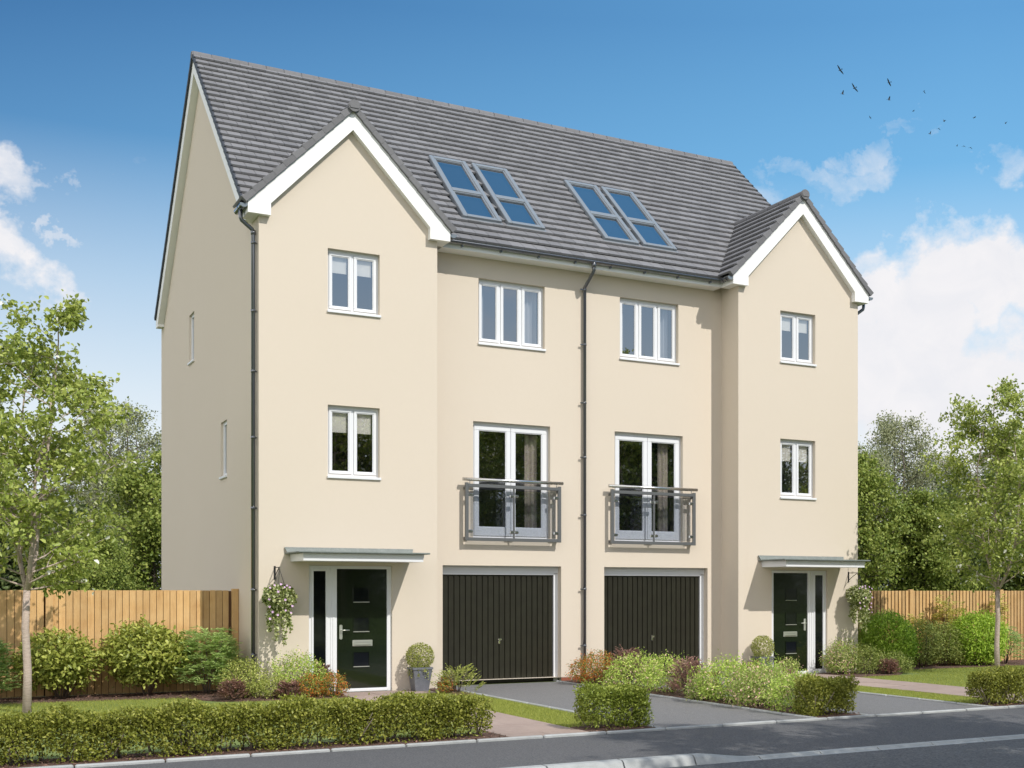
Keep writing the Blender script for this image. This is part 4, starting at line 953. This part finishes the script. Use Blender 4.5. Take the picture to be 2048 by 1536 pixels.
S = shrub
fronds('feathery_shrub', (-3.95, .95, 0), .55, 1.06, LM['fern'], 150, .085, 41, 'feathery bright green shrub behind the left street tree trunk')
S('broadleaf_shrub', (-2.80, 1.00, 0), .54, 1.0, LM['big'], .075, 2300, .52, 42, label='round broad-leaved shrub next to the left street tree trunk', group='broad-leaved shrubs by the left fence', loose=.12, skirt=.5, base=.62, amp=.16, shape='mound')
S('broadleaf_shrub', (-1.58, .96, 0), .62, 1.13, LM['big'], .078, 2800, .52, 43, label='larger broad-leaved shrub in the middle of the left fence', group='broad-leaved shrubs by the left fence', loose=.12, skirt=.5, base=.62, amp=.16, shape='mound')
fronds('feathery_shrub', (-.62, .95, 0), .60, 1.14, LM['fern'], 190, .085, 44, 'feathery bright green shrub at the left corner of the house by the downpipe')
fronds('feathery_shrub', (-4.95, .95, 0), .6, 1.0, LM['fern'], 80, .085, 45, 'feathery green shrub at the far left beyond the picture edge')
S('yellow_green_shrub', (-.28, -.32, 0), .36, .60, LM['yellow'], .034, 1500, .5, 46, label='yellow-green shrub in front of the left downpipe', loose=.2, spike=.25)
S('flowering_shrub', (.58, -.32, 0), .42, .64, LM['green'], .034, 2000, .5, 47, label='light green shrub with pale pink flecks left of the left front door', loose=.2, spike=.25)
S('flowering_shrub', (.12, -.62, 0), .24, .36, LM['yellow'], .03, 700, .5, 48, label='small yellow-green shrub low at the front of the left bed', loose=.2)
bg_ = 'purple berberis shrubs'
def berb(x, y, r, h, seed, label): 
    return fronds('berberis_shrub', (x, y, 0), r, h, LM['berb'], int(90*r/.22), .028, seed, label, 'shrub', bg_, .2, .55, 26, 12, 'twig', 1.6)
berb(-.52, -.66, .24, .34, 49, 'purple spiky berberis at the left front of the left bed'); berb(.28, -.84, .22, .30, 50, 'purple berberis between yellow-green and orange shrubs in front of the left door bed')
berb(1.02, -.10, .17, .50, 51, 'purple berberis against the narrow side window of the left front door')
og = 'shrubs with orange-red tips'
S('orange_tipped_shrub', (.62, -.80, 0), .22, .37, LM['orange'], .028, 950, .5, 52, label='small orange-tipped shrub in front of the left door bed', group=og, loose=.2, spike=.2)
S('orange_tipped_shrub', (1.0, -.80, 0), .20, .42, LM['orange'], .028, 850, .5, 53, label='orange-tipped shrub at the edge of the left path', group=og, loose=.2, spike=.2)
fronds('arching_shrub', (3.0, -1.0, 0), .42, .46, LM['yellow'], 46, .035, 54, 'low arching pale green shrub at the corner of the left garage', arch=-.1, wd=.45, per=16, up=1.2)
S('orange_tipped_shrub', (2.82, -.95, 0), .14, .28, LM['orange'], .026, 450, .5, 55, label='tiny orange-tipped shrub beside the left planter', group=og, loose=.2)
S('orange_tipped_shrub', (5.95, -.30, 0), .44, .56, LM['orange'], .032, 2600, .5, 56, label='large rounded orange-tipped shrub below the middle downpipe', group=og, loose=.2, spike=.2)
fg = 'pale flowering shrubs in the bed between the driveways'
S('flowering_shrub', (5.92, -1.75, 0), 0.49, 0.59, LM['green'], .038, 1700, .48, 57, label='light green shrub right behind the orange-tipped shrub in the middle bed', group=fg, loose=.25, spike=.3)
S('flowering_shrub', (6.0, -2.85, 0), 0.49, 0.61, LM['green'], .038, 1700, .48, 58, label='light green shrub left of the large purple berberis in the middle bed', group=fg, loose=.25, spike=.3)
berb(6.12, -1.15, .36, .72, 59, 'purple berberis showing behind the light green shrubs in front of the right garage'); berb(5.88, -3.70, .36, .66, 60, 'large purple berberis in the middle of the driveway bed')
S('flowering_shrub', (5.98, -4.85, 0), 0.51, 0.66, LM['green'], .040, 2100, .48, 61, label='tall light green shrub right of the large purple berberis', group=fg, loose=.25, spike=.35)
S('flowering_shrub', (5.95, -5.75, 0), 0.51, 0.61, LM['rose'], .040, 2100, .48, 62, label='pink-flecked shrub in the middle bed second from the square bush', group=fg, loose=.25, spike=.35)
S('flowering_shrub', (5.98, -6.62, 0), 0.44, 0.55, LM['green'], .038, 1500, .48, 63, label='light green shrub touching the square bush between the driveways', group=fg, loose=.25, spike=.3)
S('flowering_shrub', (5.80, -4.35, 0), .30, .36, LM['rose'], .036, 1200, .48, 641, label='low pink-flecked shrub in front of the large purple berberis', group=fg, loose=.25, spike=.3)
S('flowering_shrub', (6.28, -5.3, 0), .36, .66, LM['green'], .038, 1300, .48, 64, label='light green shrub on the right garage side of the middle bed', group=fg, loose=.25, spike=.4)
# bed by the right door
S('red_tipped_shrub', (9.02, -.75, 0), .26, .30, LM['orange'], .03, 800, .5, 65, label='red-tipped shrub in front of the right-hand planter', group=og, loose=.25, spike=.3)
S('flowering_shrub', (9.50, -1.25, 0), .26, .40, LM['rose'], .032, 900, .5, 66, label='small pink-flecked shrub at the edge of the right-hand path', loose=.25, spike=.3)
berb(9.30, -1.62, .20, .24, 67, 'low purple berberis beside the right-hand path')
S('flowering_shrub', (11.45, -.42, 0), .40, .62, LM['rose'], .036, 1700, .5, 68, label='pink-flecked shrub right of the right-hand front door', loose=.25, spike=.35)
S('flowering_shrub', (11.72, .0-.25, 0), .30, .80, LM['olive'], .036, 700, .5, 69, label='taller dull green shrub against the wall under the right-hand basket', loose=.25, spike=.4)
S('flowering_shrub', (12.0, -.62, 0), .40, .56, LM['olive'], .036, 1300, .5, 70, label='dull green shrub below the right corner of the house', loose=.25, spike=.35)
S('orange_tipped_shrub', (12.60, -.75, 0), .36, .42, LM['olive'], .034, 1000, .5, 71, label='low green shrub at the right end of the bed by the house corner', loose=.25)
berb(12.25, -.98, .26, .32, 72, 'purple berberis in front of the right corner of the house')
lg = 'clipped bright green laurels'
S('laurel_bush', (13.55, .62, 0), .66, 1.18, LM['laurel'], .065, 5200, .42, 73, 'dome', label='bright green rounded laurel next to the right corner of the house', group=lg, amp=.09, loose=.05, updroop=-.5)
S('laurel_bush', (16.1, .55, 0), .64, 1.18, LM['laurel'], .065, 5000, .42, 74, 'dome', label='bright green rounded laurel behind the right street tree trunk', group=lg, amp=.09, loose=.05, updroop=-.5)
S('olive_shrub', (14.55, .62, 0), .46, 1.04, LM['olive'], .042, 2300, .5, 75, label='dull green shrub between the laurels, the left one', loose=.2)
S('olive_shrub', (15.25, .66, 0), .48, .98, LM['olive'], .042, 2300, .5, 76, label='dull green shrub between the laurels, the right one', loose=.2)
fronds('feathery_shrub', (17.1, .62, 0), .5, .92, LM['fern'], 70, .075, 77, 'feathery green shrub at the right edge of the picture by the fence')
def sapling(x, y, h, seed, label):
    fronds('sapling_tree', (x, y, 0), .28, h, LM['climb'], 60, .085, seed, label, 'sapling', 'pale saplings in front of the right fence', .5, .3, 8, 7, 'twig', 1.0)
sapling(13.75, 1.28, 1.42, 78, 'short pale-leaved sapling above the laurel nearest the house'); sapling(14.9, 1.25, 1.25, 79, 'thin pale sapling behind the dull green shrubs'); sapling(15.75, 1.28, 1.66, 80, 'tallest pale-leaved sapling against the right fence'); sapling(16.2, 1.3, 1.5, 81, 'pale sapling just left of the right street tree trunk'); sapling(17.5, 1.28, 1.66, 82, 'pale sapling right of the right street tree trunk')
# ================================================================ TREES
prof = [(0, .66), (.12, .97), (.28, 1.0), (.45, .88), (.62, .74), (.8, .62), (.92, .45), (1, .14)]
st1 = tree_meshes('street_tree', 101, 5.72, 1.72, prof, 1.38, .078, 13500, LM['tree'], MT['bark'], .052, 3, .62, 62, .30, .4, (.35, 0))
st2 = tree_meshes('street_tree_b', 107, 5.95, 1.72, prof, 1.5, .078, 15500, LM['tree'], MT['bark'], .052, 3, .62, 60, .30, .4, (.05, 0))
plant_tree('street_tree', st1, (-3.40, -1.29, 0), .2, 1, 'slender young tree with pale trunk on the left lawn in front of the fence', group='young trees on the lawns')
plant_tree('street_tree', st2, (14.34, -1.96, 0), 1.2, 1, 'slender young tree with grey trunk on the right lawn', group='young trees on the lawns')
pb_ = [(0, .75), (.15, 1), (.4, 1), (.65, .8), (.85, .5), (1, .12)]
pbi = [(0, .6), (.2, .9), (.45, 1), (.7, .8), (.88, .5), (1, .15)]
mp1 = tree_meshes('maple', 201, 6.0, .8, pb_, 2.0, .105, 26000, LM['maple'], MT['darktrunk'], .11, 4, .8, 70, .35, .25, (0, 0), 6, .5)
bi1 = tree_meshes('birch', 202, 7.4, 1.2, pbi, 1.75, .075, 24000, LM['birch'], MT['greytwig'], .10, 4, .6, 80, .35, .5, (0, 0), 6, .42)
dk1 = tree_meshes('dark_tree', 203, 5.0, .5, pb_, 2.2, .12, 16000, LM['dark'], MT['darktrunk'], .11, 4, .7, 60, .35, .25, (0, 0), 6, .55)
def bt(kind, x, y, s, rz, label, sz=None):
    m_, nm = {'m': (mp1, 'maple_tree'), 'b': (bi1, 'birch_tree'), 'd': (dk1, 'dark_leafed_tree')}[kind]
    plant_tree(nm, m_, (x, y, -.02), rz, s, label, group='trees behind the fences', sz=sz)
bt('b', 1.5, 30.6, 1.3, .3, 'airy grey-green birch beyond the left fence, tallest beside the house wall', 1.2)
bt('m', 1.7, 21.4, .95, 1.0, 'bright green bushy tree behind the left fence touching the house wall', 1.0)
bt('d', -1.6, 25.0, 1.1, 2.0, 'dark tree behind the left fence under the birch', .9)
bt('d', -3.2, 23.6, 1.15, 4.0, 'dark tree behind the left street tree crown', 1.05)
bt('b', -3.6, 27.5, .9, 5.0, 'pale grey-green tree far behind the left street tree', .95)
bt('b', .2, 27, 1.0, 3.0, 'pale grey-green tree between the bright green tree and the left street tree', .85)
bt('m', -.8, 18.6, .6, 2.2, 'low bright green tree behind the left fence', .62)
bt('m', 19.9, 10.2, .92, .5, 'tall bright green tree behind the right fence next to the house', .98)
bt('b', 24.3, 13.2, .95, 1.5, 'pale birch with a pointed top rising behind the right fence', 1.08)
bt('b', 29.4, 16.8, 1.0, 2.8, 'pale airy birch left of the right street tree crown', .98)
bt('m', 22.6, 9.6, .85, 3.3, 'low bright green tree in the middle behind the right fence', .8)
bt('d', 24.6, 10.6, 1.1, .9, 'dark tree behind the right street tree trunk', 1.0)
bt('b', 31.5, 15.3, 1.05, 4.2, 'pale birch behind the right street tree crown', 1.08)
bt('m', 27.2, 9.6, 1.0, 4.4, 'bright green tree at the right edge behind the fence', 1.15)
bt('b', 22.0, 12.2, .8, 2.4, 'pale small birch standing between the bright green trees on the right', .9)
bt('d', 29.0, 12.5, 1.2, 5.4, 'dark tree at the right edge behind the birches', 1.15)
bt('d', 18.9, 12.5, 1.1, 1.4, 'dark tree close behind the right end of the house', 1.05)
for i, (x, y, k, r) in enumerate([(6.2, -17.4, 1.70, .5), (9.6, -17.9, 1.72, 2.2), (13.2, -17.5, 1.68, 4.0), (17.4, -17.8, 1.72, 5.3)]):
    plant_tree('verge_tree', (st1, st2)[i % 2], (x, y, -.05), r, k, 'slender pale-trunked tree on the verge across the road, %s along the row' % ['nearest', 'second', 'third', 'last'][i], group='slender trees on the far verge')
bt('m', -7.5, 25.0, 1.1, 2.9, 'bright green tree far to the left behind the left fence', 1.0)
bt('b', -12.0, 23.5, 1.0, .8, 'pale grey-green tree far to the left beyond the picture edge')
bt('d', -16.5, 27.0, 1.3, 1.8, 'dark tree at the far left beyond the picture edge')
bt('b', 7.5, 36.0, 1.1, 3.7, 'pale grey-green tree hidden behind the left half of the house')
bt('m', 13.0, 34.0, 1.1, 5.0, 'bright green tree hidden behind the right half of the house')
# trees across the road: they throw the dappled shade and stand in the window reflections
rt = [(6.6, -20.6, 1.55, .4), (10.6, -19.8, 1.25, 2.0), (14.6, -21, 1.55, 3.1), (19.2, -20.2, 1.8, 4.4), (24, -21, 1.45, 5.1), (30, -21, 1.8, .9), (37, -21.5, 1.9, 1.9)]
for i, (x, y, s, r) in enumerate(rt):
    plant_tree('roadside_tree', (dk1, bi1, mp1)[i % 3], (x, y, -.05), r, s, 'leafy tree on the far side of the road facing the house, %s along the row' % ['nearest', 'second', 'third', 'fourth', 'fifth', 'sixth', 'last'][i], group='trees across the road')
hedge('roadside_hedge', 2, 46, -24.6, -23.4, 3.2, LM['olive'], .16, 42, 90, 'tall field hedge behind the trees on the far side of the road', None)
# ================================================================ BIRDS
def bird(x, y, z, span, head, roll, dih, i, label):
    """one continuous mesh: spindle body, two jointed wings, fanned tail"""
    b = MB(); L = span*.42; r = span*.045; vs = []; prof_ = [(-.5, .02), (-.35, .5), (-.1, 1), (.15, 1), (.32, .65), (.42, .55), (.5, .05)]
    for u, q in prof_:
        for k in range(6): a = k*PI/3; vs.append((math.cos(a)*r*q, u*L, math.sin(a)*r*q))
    fs = [(j*6+k, j*6+(k+1) % 6, (j+1)*6+(k+1) % 6, (j+1)*6+k) for j in range(6) for k in range(6)]; nb = len(vs)
    for sd in (-1, 1):
        o = len(vs); z1 = math.sin(dih)*span*.22; z2 = z1+math.sin(dih*.6-.2)*span*.28; c1, c2 = math.cos(dih)*span*.22, math.cos(dih)*span*.22+math.cos(dih*.6-.2)*span*.28
        vs += [(sd*r*.5, .16*L, 0), (sd*r*.5, -.18*L, 0), (sd*c1, .26*L, z1), (sd*c1, -.16*L, z1), (sd*c2, .02*L, z2), (sd*(c2-.02*span), -.12*L, z2)]
        fs += [(o, o+2, o+3, o+1), (o+2, o+4, o+5, o+3)]
    o = len(vs); vs += [(-r*.4, -.42*L, 0), (r*.4, -.42*L, 0), (r*1.6, -.72*L, 0), (-r*1.6, -.72*L, 0)]; fs += [(o, o+1, o+2, o+3)]
    b.add(vs, fs); o_ = link('bird', mkmesh('bird', b.v, b.f, MT['bird']), (x, y, z)); o_.rotation_euler = (0, roll, head)
    tag(o_, label, 'bird', 'small birds flying in the upper right sky')
BL = [(32.04, 26.65, 26.26, .62, .6, .75, .25, 'gliding bird with spread wings, highest and furthest left of the flock'), (32.62, 26.3, 25.41, .60, .6, .72, .3, 'gliding bird with spread wings, just below the top left one'),
 (32.14, 26.59, 25.13, .46, -1.3, .0, 1.2, 'bird with one wing raised, lowest of the upper left three'), (34.01, 25.46, 25.67, .50, .9, .7, .2, 'bird gliding right of the upper left three'),
 (34.01, 25.46, 24.85, .46, -1.3, 0, 1.2, 'bird with wing raised below the gliding one'), (35.42, 24.62, 25.27, .36, .3, .1, -.9, 'bird with drooping wings high to the right'),
 (35.0, 24.87, 24.33, .30, -1.4, 0, .2, 'small side-on bird in mid flock'), (33.25, 25.92, 24.02, .24, .8, .6, .3, 'faint tiny bird on its own left of the cloud'), (36.23, 24.13, 23.84, .36, -1.0, .5, .9, 'bird with raised wings above the cloud'),
 (36.01, 24.26, 23.51, .30, .3, .1, -.5, 'flat-winged bird just under the one above the cloud'), (35.67, 24.47, 23.25, .34, -1.2, -.2, 1.0, 'bird with raised wing in front of the bright cloud'), (37.46, 23.39, 24.02, .34, -1.4, 0, .2, 'side-on bird right of the flock centre'),
 (38.71, 22.64, 23.74, .30, -.9, .3, 1.1, 'bird furthest right of the flock'), (36.76, 23.82, 22.68, .24, -1.2, 0, .9, 'first of the three lowest birds'), (37.02, 23.66, 22.68, .28, .2, 0, -.3, 'middle of the three lowest birds'), (37.3, 23.49, 22.61, .28, .2, .2, -.4, 'right-hand of the three lowest birds')]
for i, (x, y, z, s, h_, r_, d_, l) in enumerate(BL): bird(x, y, z, s*.86, h_-TH, r_, d_, i, l)
